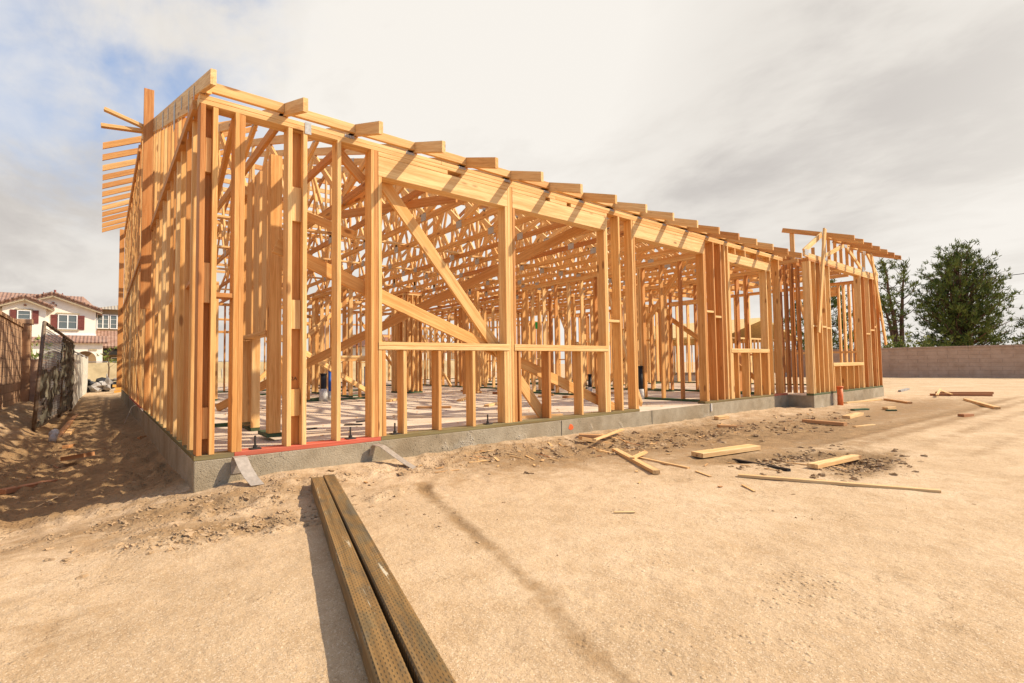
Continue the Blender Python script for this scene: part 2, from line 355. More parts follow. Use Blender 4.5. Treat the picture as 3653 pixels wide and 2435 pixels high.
def tag(o, label, cat, group=None, kind=None):
    o['label'] = label; o['category'] = cat
    if group: o['group'] = group
    if kind: o['kind'] = kind
    return o
def struct(o): o['kind'] = 'structure'; return o
def empty(name, loc, label, cat, group=None):
    o = bpy.data.objects.new(name, None); o.empty_display_size = .2; COL.objects.link(o); o.location = loc; return tag(o, label, cat, group)

# ------------------------------------------------------------------ ground
_rs = np.random.RandomState(3); _tab = _rs.rand(256, 256)
def vnoise(x, y):
    xi = np.floor(x).astype(int); yi = np.floor(y).astype(int); u = x-xi; v = y-yi
    u = u*u*(3-2*u); v = v*v*(3-2*v); T = lambda a, b: _tab[a & 255, b & 255]
    return (T(xi, yi)*(1-u)+T(xi+1, yi)*u)*(1-v)+(T(xi, yi+1)*(1-u)+T(xi+1, yi+1)*u)*v
def fbm(x, y, sc, oc=4, g=.5, o=0):
    s = 0; a = 1; tot = 0
    for k in range(oc):
        s = s+a*(vnoise(x*sc+17.3*k+o, y*sc-9.1*k+o)-.5); tot += a; a *= g; sc *= 2.03
    return s/tot
def sm(a, b, x):
    t = np.clip((x-a)/(b-a), 0, 1); return t*t*(3-2*t)
def blob(x, y, cx, cy, rx, ry, ang=0):
    c, s = math.cos(ang), math.sin(ang); u = (x-cx)*c+(y-cy)*s; v = -(x-cx)*s+(y-cy)*c
    return np.exp(-(u/rx)**2-(v/ry)**2)
ZONES = [(.05, -.55, .8, .3, 0, .9), (.02, -1.15, .6, .2, -.3, 1.), (-1.3, -.4, 1.0, .3, .1, .6), (4.75, -2.35, .8, .16, -.5, 1.), (4.95, -2.95, .75, .24, .1, 1.), (5.0, -.75, 2.2, .42, 0, .95), (7.5, -1.3, 2.4, .5, 0, .7), (1.1, -1.0, .3, .12, .2, .7)]
def rough_damp_brown(x, y):
    n = fbm(x, y, .9, 4)
    d = .6*np.exp(-((y+.28)/.34)**2)*(x > -.6)*(x < 12)           # along the footing
    for cx, cy, rx, ry, a, k in ZONES: d = np.maximum(d, k*blob(x, y, cx, cy, rx, ry, a))
    d = np.maximum(d, .85*sm(-.2, .3, y)*sm(.03, -.05, x)*sm(-3.2, -2.6, x)); d = np.clip(d+n*.55, 0, 1)
    w = .85*blob(x, y, 4.75, -2.35, .8, .20, -.5)+.85*blob(x, y, 4.95, -2.95, .75, .28, .1)+.55*blob(x, y, 5.0, -.75, 2.2, .5)+.5*blob(x, y, 6.5, -1.7, 2.4, .7)+.5*blob(x, y, .05, -1.12, .55, .2, -.3)+.35*blob(x, y, -.2, -.4, .9, .3)
    w = w+.35*blob(x, y, 12, -2.0, 4, 1.0)+.25*sm(-2.9, -1.0, y+.04*x)*sm(1.2, 3.4, x)*sm(22, 12, x)+.22*sm(-1.7, -.6, y)*sm(-1.9, -1.2, x)*sm(3.5, 2.5, x)+.42*sm(-.1, .8, y)*sm(.06, -.02, x)*sm(22, 16, y)+.30*blob(x, y, -.74, -2.05, .3, .22)  # passage and churned ground turn browner here, besides the damp spots
    # a straight compacted rut running away from the camera
    s_ = (x-(1.44+.283*(y+.946)))+.012*np.sin(y*3.1)+.05*fbm(x, y, 3, 3); w = w+(.40+.16*sm(-2.6, -1.9, y)*sm(-1.5, -2.0, y)+.2*sm(-1.3, -1.05, y))*np.exp(-(s_/.075)**2)*sm(-4.2, -3.9, y)*sm(-.8, -1.0, y)
    for o in (0, .35, .8, 1.3): w = w+.3*np.exp(-((y+2.4+o+.05*(x-9))/.13)**2)*sm(4.5, 7, x)*sm(26, 15, x)
    return d, np.clip(w, 0, 1)
_pr = random.Random(8)
PRINTS = [(_pr.uniform(-1.6, 4.5), _pr.uniform(-3.2, -.3), _pr.uniform(-.6, 1.4), _pr.uniform(.004, .010)) for _ in range(34)]+[(_pr.uniform(-1.9, -.4), _pr.uniform(.3, 6), _pr.uniform(.9, 2.2), .02) for _ in range(16)]
PRINTS = [q for q in PRINTS if math.hypot(q[0]-CAM.x, q[1]-CAM.y) > 2.9]
def height(x, y):
    x = np.asarray(x, float); y = np.asarray(y, float)
    wa = np.interp(x, [-.6, 0, .6, 2.1, 3.5, 5.5, 9, 11, 13], [-.26, -.225, -.155, -.185, -.175, -.215, -.22, -.25, -.25])
    k = np.exp(-(np.minimum(y, 0)/.5)**2); h = -.25+(wa+.25)*k*sm(-.8, -.1, x)
    lane = sm(.2, 1.6, y)*sm(.3, -.3, x); hl = np.interp(y, [0, 1.5, 5, 10, 14, 18, 24, 40], [-.27, -.30, -.34, -.35, -.30, -.27, -.25, -.28])
    h = h*(1-lane)+hl*lane
    h = h+.07*np.exp(-((x+2.1)/.55)**2)*sm(1, 5, y)*sm(30, 18, y)*(1+.8*np.sin(y*3.1+x*2)*.4)
    prof = np.interp(x, [-3.5, -2.5, -2.15, -1.75, -1.35, -1.05, -.6, -.25, 0], [.06, .10, .13, .0, -.10, -.12, -.065, -.015, 0])
    h = h+prof*sm(-1.1, .15, y)*sm(19, 13, y)
    d, w = rough_damp_brown(x, y); d = d*(1+.7*lane); r = np.hypot(x-CAM.x, y-CAM.y); nr = sm(40, 12, r)
    bil = np.abs(fbm(x, y, 5.5, 4, .6, 9)); h = h+.035*fbm(x, y, .7, 3)+nr*d*(.11*fbm(x, y, 3.1, 5, .62, 5)+.16*bil-.02)+nr*.011*fbm(x, y, 6, 5, .6, 2)
    for fx, fy, fa, fd in PRINTS:
        c, s_ = math.cos(fa), math.sin(fa); u = (x-fx)*c+(y-fy)*s_; v = -(x-fx)*s_+(y-fy)*c; q = (u/.14)**2+(v/.055)**2
        h = h-fd*np.exp(-q**2)+fd*.45*np.exp(-((np.sqrt(q)-1.35)/.3)**2)
    h = h-.035*w*nr*sm(.3, .9, w)
    h = h+.03*(np.abs(fbm(x, y, 4.5, 2, .5, 30)) < .02)*0
    inside = (x > .15)*(x < 14.4)*(y > .25)*(y < 17.2)
    return np.where(inside > 0, -.45, h)
def hz(x, y): return float(height(np.array([x]), np.array([y]))[0])
def build_ground():
    a0 = math.pi/2-YAW
    th = np.concatenate([np.linspace(-math.pi, -R(62), 22)[:-1], np.linspace(-R(62), R(62), 460), np.linspace(R(62), math.pi, 22)[1:-1]])+a0
    rr = np.concatenate([.3*np.exp(np.arange(0, 470)*.0087), .3*math.exp(469*.0087)*np.exp(np.arange(1, 75)*.078)])
    T, Q = np.meshgrid(th, rr); x = CAM.x+Q*np.cos(T); y = CAM.y+Q*np.sin(T); z = height(x, y); d, w = rough_damp_brown(x, y)
    nt_, nr_ = len(th), len(rr); i = np.arange(nr_-1)[:, None]*nt_; j = np.arange(nt_)[None, :]; j2 = (j+1) % nt_
    q = np.stack([i+j, i+nt_+j, i+nt_+j2, i+j2], -1).reshape(-1, 4)
    co = np.stack([x, y, z], -1).reshape(-1, 3); c0 = len(co)
    co = np.vstack([co, [[CAM.x, CAM.y, hz(CAM.x, CAM.y)]]])
    cap = [(c0, k, (k+1) % nt_) for k in range(nt_)]
    me = bpy.data.meshes.new('ground'); me.from_pydata(co.tolist(), [], q[:, ::-1].tolist()+cap); me.materials.append(SOIL)
    for nm, v in (('damp_brown', w), ('rough', d)):
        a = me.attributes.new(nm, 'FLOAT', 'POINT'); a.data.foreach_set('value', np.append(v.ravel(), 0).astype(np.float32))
    me.polygons.foreach_set('use_smooth', [True]*len(me.polygons)); me.update()
    import bmesh as _b
    bm = _b.new(); bm.from_mesh(me); _b.ops.recalc_face_normals(bm, faces=bm.faces)
    if sum(f.normal.z for f in list(bm.faces)[:50]) < 0: _b.ops.reverse_faces(bm, faces=bm.faces)
    bm.to_mesh(me); bm.free()
    o = bpy.data.objects.new('ground', me); COL.objects.link(o); struct(o)
build_ground()

ICO_V, ICO_F = [], []
def _ico():
    import bmesh as _b
    bm = _b.new(); _b.ops.create_icosphere(bm, subdivisions=2, radius=1); bm.verts.ensure_lookup_table()
    for v in bm.verts: ICO_V.append(v.co.copy())
    for f in bm.faces: ICO_F.append(tuple(v.index for v in f.verts))
    bm.free()
_ico()
ICO1 = ([Vector(v) for v in ((1, 0, 0), (-1, 0, 0), (0, 1, 0), (0, -1, 0), (0, 0, 1), (0, 0, -1))], [(0, 2, 4), (2, 1, 4), (1, 3, 4), (3, 0, 4), (2, 0, 5), (1, 2, 5), (3, 1, 5), (0, 3, 5)])
def lump(mb, c, r, sq=.65, mi=0, rough=.35, ico=None):
    ph = [random.random()*6 for _ in range(3)]; vs = []
    s = Vector((random.uniform(.7, 1.3), random.uniform(.7, 1.3), sq*random.uniform(.7, 1.2)))
    IV, IF = ico or (ICO_V, ICO_F)
    for v in IV:
        k = 1+rough*(math.sin(v.x*3.1+ph[0])*math.sin(v.y*2.7+ph[1])+.6*math.sin(v.z*5+ph[2]+v.x*4))
        vs.append((c[0]+v.x*s.x*r*k, c[1]+v.y*s.y*r*k, c[2]+v.z*s.z*r*k))
    mb.add(vs, IF, None, random.random(), mi)
def build_clods():
    mb = MB(); rg = random.Random(5); PTS = []
    zones = [(.05, -.5, .8, .25, 700), (.02, -1.15, .55, .16, 700), (-1.3, -.4, .9, .3, 260), (4.75, -2.4, .7, .14, 420), (4.95, -2.95, .65, .2, 520), (5.0, -.8, 2.0, .35, 1100), (7.5, -1.3, 2.2, .45, 500), (2.4, -.35, 1.6, .2, 500), (-1.2, 3, .8, 2.5, 700), (1.0, -1.7, .16, .5, 160), (.7, -2.2, 1.6, 1.0, 160), (3.5, -2.9, 2.0, .8, 90)]
    for cx, cy, rx, ry, n in zones:
        for _ in range(n):
            x, y = rg.gauss(cx, rx*.6), rg.gauss(cy, ry*.7)
            if (x > -.08 and y > -.06): continue
            r = (.004+.020*rg.random()**4*(1.7 if cx > 4.5 else 1))*(.55 if n < 170 else 1)
            PTS.append((x, y, r))
    zz = height(np.array([q[0] for q in PTS]), np.array([q[1] for q in PTS]))
    for (x, y, r), z in zip(PTS, zz): lump(mb, (x, y, z-r*.15), r, .6, 0, .5, ICO1 if r < .012 else None)
    o = mb.obj('dirt_clods', CLOD); o['kind'] = 'stuff'; o['label'] = 'crumbled brown dirt clods scattered over the disturbed soil'; o['category'] = 'dirt'
build_clods()

# ------------------------------------------------------------------ the timber house frame
HOUSE = empty('house_frame', (0, 0, 0), 'unfinished timber house frame with open roof trusses standing on a concrete slab', 'house frame')
PARTS = {}
def part(name, a, b, w, t, side=(0, 1, 0), tint=None, mat=None, ch=.003, end=None):
    PARTS.setdefault((name, mat or FIR), []).append((a, b, w, t, side, tint, ch, end))
def stud(x, y=.07, z0=.04, z1=2.82, name='stud', t=.038, w=.14, tint=None, side=(0, 1, 0)):
    part(name, (x, y, z0), (x, y, z1), w, t, side, tint)
ST = .038

def build_foundation():
    mb = MB()
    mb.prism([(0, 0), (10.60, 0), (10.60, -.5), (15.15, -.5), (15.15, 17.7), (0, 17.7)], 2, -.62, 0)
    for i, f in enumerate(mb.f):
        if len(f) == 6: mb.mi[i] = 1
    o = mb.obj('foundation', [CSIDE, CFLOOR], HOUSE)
    b = o.modifiers.new('bevel', 'BEVEL'); b.width = .008; b.segments = 2; b.limit_method = 'ANGLE'
    mb = MB(); c = Vector((4.12, -.003, -.1))      # the orange survey mark sprayed on the footing
    k = 14; vs = [(c.x+.045*math.cos(i*2*math.pi/k)*random.uniform(.7, 1.1), -.003, c.z+.04*math.sin(i*2*math.pi/k)*random.uniform(.7, 1.1)) for i in range(k)]
    mb.add(vs, [tuple(range(k))]); mb.obj('paint_mark', plain('orange_marking_paint', (.80, .12, .03), .8), HOUSE)
    mb = MB()
    for x in (5.85, 3.95): mb.box((x, -.0035, -.3), (x+.006, -.0005, -.004))
    mb.obj('control_joint', DARKIN, HOUSE)
    mb = MB(); mb.box((9.02-1.5, -.02, -.13), (9.04-1.5, -.001, -.001)); mb.obj('form_stake', PAPER, HOUSE)
build_foundation()

# sill plates
def sill(x0, x1, mat, y=.07, tint=None): part('sill_plate', (x0, y, .02), (x1, y, .02), .14, .04, (0, 1, 0), tint, mat)
sill(0, .275, TREATED, tint=.2); sill(.278, 1.53, REDP, tint=.3); sill(1.533, 5.56, TREATED, tint=.1); sill(7.36, 9.95, TREATED, tint=.5); sill(9.953, 10.6, REDP, tint=.8)
part('sill_plate', (.07, .145, .02), (.07, 6.0, .02), .14, .04, (1, 0, 0), .7, TREATED); part('sill_plate', (.07, 6.9, .02), (.07, 11.5, .02), .14, .04, (1, 0, 0), .6, REDP); part('sill_plate', (.07, 11.5, .02), (.07, 17.6, .02), .14, .04, (1, 0, 0), .7, TREATED)
part('sill_plate', (10.6, -.43, .02), (15.1, -.43, .02), .14, .04, (0, 1, 0), .9, TREATED); part('sill_plate', (15.03, -.355, .02), (15.03, 12, .02), .14, .04, (1, 0, 0), .9, TREATED)

# front wall studs as surveyed
for x in (.031, .118, .272, .3105, .686, .815, 1.118, 1.446, 1.485): stud(x)
for x in (3.143, 3.181, 4.902, 5.18, 5.487, 7.487, 7.77, 8.02, 8.16, 8.277, 9.985, 10.39): stud(x)
for x in (1.5245, 3.1045, 3.2195, 4.8635): stud(x, z1=2.572, name='trimmer_stud')
for x in (5.527, 7.446): stud(x, z1=2.572, name='trimmer_stud')
for x in (8.318, 9.80): stud(x, z1=2.532, name='trimmer_stud')
for x in (1.565, 1.787, 2.185, 2.623, 3.063, 3.286, 3.77, 4.345, 4.823): stud(x, z1=.872, name='cripple_stud')
for x in (8.36, 8.56, 8.95, 9.43, 9.757): stud(x, z1=.872, name='cripple_stud')
for x in (8.56, 8.95, 9.43): stud(x, z0=2.705, name='cripple_stud')
stud(.75, y=.10, t=.09, w=.04, tint=.85, name='backing_board'); stud(.075, y=.105, t=.05, w=.04, tint=.9, name='backing_board')
for z0, z1 in ((2.289, 2.567), (1.235, 1.554), (.162, .406)): part('filler_block', (.0745, .06, z0), (.0745, .06, z1), .05, .044, (0, 1, 0))
for z0, z1 in ((2.007, 2.31), (1.05, 1.305), (.291, .522)): part('filler_block', (.750, .06, z0), (.750, .06, z1), .036, .088, (0, 1, 0))
for x0, x1, z in ((4.922, 5.16, 1.305), (7.507, 7.75, 1.585), (7.79, 8.0, 1.505), (.138, .252, 1.30)): part('fire_block', (x0, .07, z), (x1, .07, z), .13, .036, (0, 1, 0))
def stamp():
    c = bpy.data.curves.new('grade_stamp', 'FONT'); c.body = '2A'; c.size = .045; c.extrude = .0004; c.align_x = 'CENTER'
    t = bpy.data.objects.new('tmp', c); COL.objects.link(t); dg = bpy.context.evaluated_depsgraph_get(); me = bpy.data.meshes.new_from_object(t.evaluated_get(dg)); bpy.data.objects.remove(t)
    me.name = 'grade_stamp'; me.materials.clear(); me.materials.append(BLKP); o = bpy.data.objects.new('grade_stamp', me); COL.objects.link(o); o.parent = HOUSE; o.location = (.752, .0792, .60); o.rotation_euler = (R(90), 0, 0)
stamp()
# headers and window sills
for x0, x1, z0, z1 in ((1.506, 3.123, 2.573, 2.772), (3.201, 4.882, 2.573, 2.772), (5.507, 7.467, 2.573, 2.772), (8.298, 9.965, 2.533, 2.70)):
    part('header', (x0, .068, (z0+z1)/2), (x1, .068, (z0+z1)/2), z1-z0, .136, (0, 0, 1), .08, ch=.004)
for x0, x1 in ((1.506, 2.30), (2.48, 3.122), (3.201, 3.74), (3.82, 4.12), (4.2, 4.882), (5.507, 7.467)): part('header_flat', (x0, .069, 2.796), (x1, .069, 2.796), .138, .044, (0, 1, 0), .1)
for x0, x1 in ((1.506, 3.123), (3.201, 4.882), (8.30, 9.82)):
    for z in (.8915, .9305): part('window_sill', (x0, .066, z), (x1, .066, z), .148, .037, (0, 1, 0), random.random()*.25)
# top plates
def plates(a, b, side, z=2.82, w=.14, tint=None):
    a, b = Vector(a), Vector(b); d = b-a; L = d.length; d /= L
    for lv, cuts in ((0, (0, .37, .71, 1)), (1, (0, .21, .55, .86, 1))):
        for c0, c1 in zip(cuts, cuts[1:]):
            p, q = a+d*(L*c0+.002), a+d*(L*c1-.002); off = Vector((0, 0, z+.019+.039*lv)); part('top_plate', p+off, q+off, w, .038, side, tint)
plates((0, .07, 0), (10.6, .07, 0), (0, 1, 0)); plates((.055, .145, 0), (.055, 17.6, 0), (1, 0, 0), 2.82, .165, .85)
plates((10.6, -.43, 0), (15.1, -.43, 0), (0, 1, 0), 2.75); plates((15.03, -.355, 0), (15.03, 12, 0), (1, 0, 0), 2.75)

# side wall (gable end, then the tall rear bay)
SL = .328; ZT = lambda y: 3.02+SL*y        # top of the truss top chord
yb = [.40, .745, 1.15, 1.475, 1.75, 2.125, 2.51, 2.995, 3.49, 3.97, 4.41, 4.85]+[5.25+.40*i for i in range(31)]
for i, y in enumerate(yb):
    stud(.0455, y, w=.089, side=(1, 0, 0))
    if y < 17.5: 
        zt = ZT(y)-.235 if y < 8.2 else 5.44
        if y > .7: part('gable_stud', (.045, y, 2.898), (.045, y, zt), .09, .038, (1, 0, 0), end=(None, (0, -SL, 1)) if y < 8.2 else None)
    if i % 4 == 0 and i+1 < len(yb): part('fire_block', (.046, y+.02, 1.44+.07*(i % 2)+.03*random.random()), (.046, yb[i+1]-.02, 1.44+.07*(i % 2)), .085, .036, (1, 0, 0))
stud(.07, 17.6, side=(1, 0, 0)); part('corner_board', (-.07, 17.56, .1), (-.07, 17.56, 5.62), .14, .04, (1, 0, 0), .85)
part('top_plate', (.045, 8.2, 5.46), (.045, 17.6, 5.46), .09, .038, (1, 0, 0)); part('top_plate', (.045, 8.2, 5.499), (.045, 17.6, 5.499), .09, .038, (1, 0, 0))
part('scab_post', (-.07, 4.72, 1.62), (-.07, 4.72, 4.98), .125, .05, (1, 0, 0), .95); part('scab_post', (-.03, 4.80, .1), (-.03, 4.80, 2.6), .06, .05, (1, 0, 0), .9)
part('ledger', (-.02, 8.3, 5.33), (-.02, 17.2, 5.33), .14, .04, (0, 0, 1), .8)
for i in range(12):
    y = 8.55+i*.735; part('rafter_tail', (-.62, y, 5.30), (2.4, y, 6.82), .12, .04, (0, 0, 1), [.7, .75, .3, .8, .85][i % 5], end=((1, 0, 0), None))
    part('tie_beam', (.10, y+.045, 5.57), (5.6, y+.045, 5.57), .12, .038, (0, 0, 1))
    part('ceiling_tie', (.10, y+.30, 4.35), (5.6, y+.30, 4.35), .09, .038, (0, 0, 1)) if i % 2 else None
part('loose_outrigger', (-.595, 4.80, 4.545), (-.10, 4.78, 4.40), .045, .09, (0, 0, 1), .1); part('loose_outrigger', (-.63, 4.84, 4.305), (-.10, 4.84, 4.365), .05, .09, (0, 0, 1), .3)

# trusses -----------------------------------------------------------------
TS = .636; SP = 16.6; RY = 8.3
def chord_end(y): return ZT(min(y, SP-y))
WN = [(1.15, 't'), (2.1, 'b'), (3.3, 't'), (4.3, 'b'), (5.5, 't'), (6.5, 'b'), (7.5, 't'), (8.3, 'b')]
def web_list():
    L_ = []
    def pt(y, k): return (y, (chord_end(y)-.10) if k == 't' else 2.985)
    half = WN
    for (a, b) in zip(half, half[1:]): L_.append((pt(*a), pt(*b)))
    L_.append((pt(8.3, 'b'), (8.3, chord_end(8.3)-.1)))
    m_ = [((SP-a[0], a[1]), (SP-b[0], b[1])) for a, b in L_[:-1]]
    L_ += m_
    L_ += [((4.3, 2.985), (4.3, chord_end(4.3)-.1)), ((12.3, 2.985), (12.3, chord_end(12.3)-.1))]
    return L_
WEBS = web_list()
def gpl(mb, x, y, z, w, h):
    for s_ in (-.0205, .0205): mb.box((x+s_-.001, y-w/2, z-h/2), (x+s_+.001, y+w/2, z+h/2))
far_webs = MB(); far_plates = MB()
def truss(k):
    x = k*TS+.02; full = k > 0
    name = 'roof_truss' if full else 'gable_truss'; mb = MB()
    ye = RY if full else 8.2
    nrm = Vector((0, -SL, 1)).normalized(); dz = -.055
    tn = random.random()
    mb.board((x, -.53 if k < 17 else .2, ZT(-.53 if k < 17 else .2)+dz), (x, ye, ZT(ye)+dz), .108, .038, (0, 0, 1), .003, tn, 0, ((0, 1, 0), (0, 1, 0)))
    if full:
        mb.board((x, RY+.002, ZT(RY)+dz), (x, SP+.5, ZT(-.5)+dz), .108, .038, (0, 0, 1), .003, random.random(), 0, ((0, 1, 0), (0, 1, 0)))
        mb.board((x, .03, 2.945), (x, 5.9, 2.945), .088, .038, (0, 0, 1), .003, random.uniform(.35, 1)); mb.board((x, 5.902, 2.945), (x, 11.9, 2.945), .088, .038, (0, 0, 1), .003, random.uniform(.35, 1)); mb.board((x, 11.902, 2.945), (x, SP-.03, 2.945), .088, .038, (0, 0, 1), .003)
    else:
        mb.board((x+.041, -.05, ZT(-.05)+dz-.0), (x+.041, 8.2, ZT(8.2)+dz), .108, .038, (0, 0, 1), .003, .3, 0, ((0, 1, 0), (0, 1, 0)))
        mb.board((x, .42, ZT(.42)+dz-.112), (x, 8.2, ZT(8.2)+dz-.112), .108, .038, (0, 0, 1), .003, .15, 0, ((0, 1, 0), (0, 1, 0)))
    t = mb.obj(name, FIR, HOUSE, (x, 0, 2.9))
    if not full:
        g = MB()
        for (y, zb, w) in ((.28, .30, .03), (.62, .46, .03), (1.15, .14, .05), (1.75, .30, .14), (2.5, .16, .05), (3.15, .22, .12), (4.3, .3, .04)):
            p_ = MB(); p_.box((-.0035, y, ZT(y)-.01-zb), (-.001, y+w, ZT(y)-.03)); p_.obj('strap_tie', GALV, t)
        return
    for i, (a, b) in enumerate(WEBS):
        near_ = k <= 9 and i < 11
        wb = MB() if near_ else far_webs
        wb.board((x, a[0], a[1]), (x, b[0], b[1]), .085, .036, (0, 1, 0), .003 if near_ else 0, random.random()*.6)
        if near_: wb.obj('web', FIR, t, (x, a[0], a[1]))
    for i, (y, kk) in enumerate([(5.9, 'b')]+[q for q in WN[:8]]):
        g = MB(); z = chord_end(y)-.07 if kk == 't' else 2.955
        if k <= 9 and i < 9: gpl(g, x, y, z, .15, .11); g.obj('gusset_plate', GALV, t, (x, y, z))
        else: gpl(far_plates, x, y, z, .15, .11)
for k in range(0, 24): truss(k)
o = far_webs.obj('web', FIR, HOUSE); o['kind'] = 'stuff'
o = far_plates.obj('gusset_plate', GALV, HOUSE); o['kind'] = 'stuff'
for k in range(16):                       # blocking boards between the tails
    x0, x1 = k*TS+.041, (k+1)*TS-.001; part('eave_block', (x0, .018, 2.977), (x1, .018, 2.977), .084, .036, (0, 0, 1), random.uniform(.2, .7))
    c = MB()
    for j in range(6): c.box(((k+1)*TS-.10+j*.016, -.0035, 2.872), ((k+1)*TS-.09+j*.016, -.0005, 2.899))
    if k: c.obj('metal_clip', GALV, HOUSE)
c = MB(); c.box((.81, -.004, 2.80), (.865, -.001, 2.905)); c.obj('plate_tie', GALV, HOUSE)
# lateral bracing laid over the bottom chords
for y, z in ((4.05, 3.01), (6.2, 3.01), (8.6, 3.01), (12.0, 3.01)): part('lateral_brace', (.3, y, z), (5.4, y, z), .085, .036, (0, 1, 0), .15); part('lateral_brace', (5.0, y+.1, z), (10.3, y+.1, z), .085, .036, (0, 1, 0), .2)

# temporary diagonal braces
def brace(a, b, w=.09, t=.038, side=(0, 0, 1), tint=.4, name='diagonal_brace'): part(name, a, b, w, t, side, tint)
brace((1.50, .165, 2.73), (3.80, .165, .05), .13); brace((.62, .205, 1.80), (5.24, .205, .06), .13, tint=.55)
brace((4.83, .30, 2.70), (.95, 5.1, .05), .13, tint=.75); brace((.80, 3.2, 1.55), (4.0, 5.6, .06), .09, tint=.2); brace((1.5, 6.5, .1), (4.6, 8.5, 2.6), .09, tint=.3)
brace((.60, 2.1, 2.9), (1.35, .2, 2.0), .09); brace((.30, .25, 2.88), (.30, 2.9, 1.5), .09, tint=.7); brace((1.42, .16, 2.55), (1.15, .16, 2.80), .09, tint=.8)
brace((2.0, 3.2, 3.0), (3.0, .9, 2.9), .12, tint=.8); brace((1.35, 4.0, 2.6), (2.35, .9, 3.1), .10, tint=.6)
brace((6.0, .3, .06), (7.6, 2.4, 2.6), .09, tint=.2); brace((7.86, .6, 2.6), (7.86, 2.7, .06), .09, tint=.3, side=(0, 0, 1)); brace((10.4, .5, .3), (10.4, 3.2, 2.2), .11, tint=.6)
brace((8.0, 9.0, .05), (8.0, 11.6, 2.4), .09, tint=.2); brace((6.2, 11.9, 2.3), (7.9, 11.9, .1), .09, tint=.5); brace((3.2, 8.6, .05), (2.6, 10.4, 2.4), .09, tint=.5)
brace((14.2, .6, .4), (12.8, .6, 2.4), .1, tint=.4); brace((9.0, 5.3, 2.5), (10.2, 5.3, .1), .09, tint=.1); brace((5.7, 10.0, 2.4), (7.0, 10.0, .1), .09, tint=.1)

# interior partitions
def wall(p, q, step=.41, z1=2.57, gaps=(), name='partition_stud', w=.09, plate=True, low=GREEN, blocks=True):
    p, q = Vector((*p, 0)), Vector((*q, 0)); d = q-p; L = d.length; d /= L; sd = Vector((-d.y, d.x, 0)); Z = lambda s, z: p+d*s+Vector((0, 0, z))
    edges = [0]+[e for g in gaps for e in g]+[L]
    for a, b in zip(edges[::2], edges[1::2]):
        if b-a > .1: part('sole_plate', Z(a, .02), Z(b, .02), w, .04, sd, None, low)
    n = int(L/step); pos = [i*step+.02 for i in range(n+1)]+[L-.02]
    for g in gaps: pos += [g[0]-.02, g[0]-.06, g[1]+.02]
    last = None
    for s in sorted(pos):
        if last is not None and s-last < .0395: continue
        if any(g[0] < s < g[1] for g in gaps) or s < 0 or s > L: last = None; continue
        part(name, Z(s, .04), Z(s, z1), w, .038, sd)
        if blocks and last is not None and s-last > .2 and random.random() < .35: zz = random.choice((.85, 1.3, 1.6)); part('partition_block', Z(last+.02, zz), Z(s-.02, zz), w, .036, sd)
        last = s
    for g in gaps: part('partition_header', Z(g[0], 2.12), Z(g[1], 2.12), w, .09, sd)
    if plate:
        for k in (0, 1): part('partition_plate', Z(0, z1+.019+.039*k), Z(L, z1+.019+.039*k), w, .038, sd)
def rpost(x, y, z1=2.6, w=.14, t=.076, tint=None, name='partition_post'): part(name, (x, y, .04), (x, y, z1), w, t, (0, 1, 0), tint)
wall((7.70, .20), (7.70, 5.1), gaps=((1.35, 2.35),), blocks=False)
wall((7.9, 5.2), (10.5, 5.2), gaps=((.9, 1.7),)); wall((10.25, .2), (10.25, 5.1), gaps=((1.2, 2.3),)); wall((10.6, .4), (10.6, 3.8), .41, blocks=True)
wall((5.55, 7.35), (5.55, 8.05), .16); wall((5.60, 7.35), (6.05, 7.35), .15); wall((6.05, 7.4), (6.05, 8.05), .2)
wall((8.5, 7.0), (8.5, 12.4), gaps=((1.2, 2.1),)); wall((1.8, 12.4), (8.45, 12.4), .45, gaps=((2.0, 2.9),))
wall((3.95, 6.9), (3.95, 9.6), .4); wall((2.2, 9.8), (5.4, 9.8), .4, gaps=((1.4, 2.2),)); wall((1.4, 8.2), (1.4, 12.3), .4)
wall((.80, 1.7), (.80, 2.65), .3, z1=2.8); wall((11.2, 5.4), (11.2, 9.5), .41); wall((8.6, 9.4), (14.9, 9.4), .45); wall((11.4, 5.6), (14.9, 5.6), .41, gaps=((1.2, 2.2),))
wall((.15, 17.6), (15, 17.6), .41, gaps=((2.5, 4.4), (8, 9.8))); wall((15.03, 12), (15.03, 17.4), .41); wall((5.9, 12.5), (5.9, 16), .41); wall((10, 12.4), (14.8, 12.4), .41); wall((10.4, 9.5), (10.4, 12.3), .41)
# low wall with a counter-height cap behind the first bay
wall((2.75, 6.2), (4.3, 6.2), .55, z1=.83, blocks=False); part('counter_cap', (2.0, 6.2, .93), (4.35, 6.2, .93), .12, .045, (0, 1, 0), .05)
for x, y in ((6.0, 5.2), (6.9, 6.0)): rpost(x, y)
# stacked post and wide boards just inside the corner
part('partition_post', (.75, .745, .08), (.75, .745, 2.82), .105, .11, (0, 1, 0), .5); part('sole_plate', (.75, .70, .06), (.75, 1.05, .06), .14, .04, (1, 0, 0), .3, GREEN); part('partition_post', (.735, 1.835, .10), (.735, 1.835, 1.02), .09, .11, (0, 1, 0), .3); part('sole_plate', (.735, 1.835, .07), (.735, 1.835, .1), .1, .12, (0, 1, 0), .3, TREATED)
part('backing_plank', (.735, 1.0, 1.09), (.735, 1.0, 2.82), .20, .045, (0, 1, 0), .1); part('backing_plank', (.735, 1.34, 1.09), (.735, 1.34, 2.82), .24, .045, (0, 1, 0), .2); part('backing_plank', (.735, 1.68, 1.09), (.735, 1.68, 2.82), .26, .045, (0, 1, 0), .45)
part('partition_header', (.735, .81, 1.06), (.735, 1.95, 1.06), .10, .045, (1, 0, 0), .2)
part('sole_plate', (.40, 2.5, .02), (.7, 2.5, .02), .09, .04, (0, 1, 0), .3, GREEN)
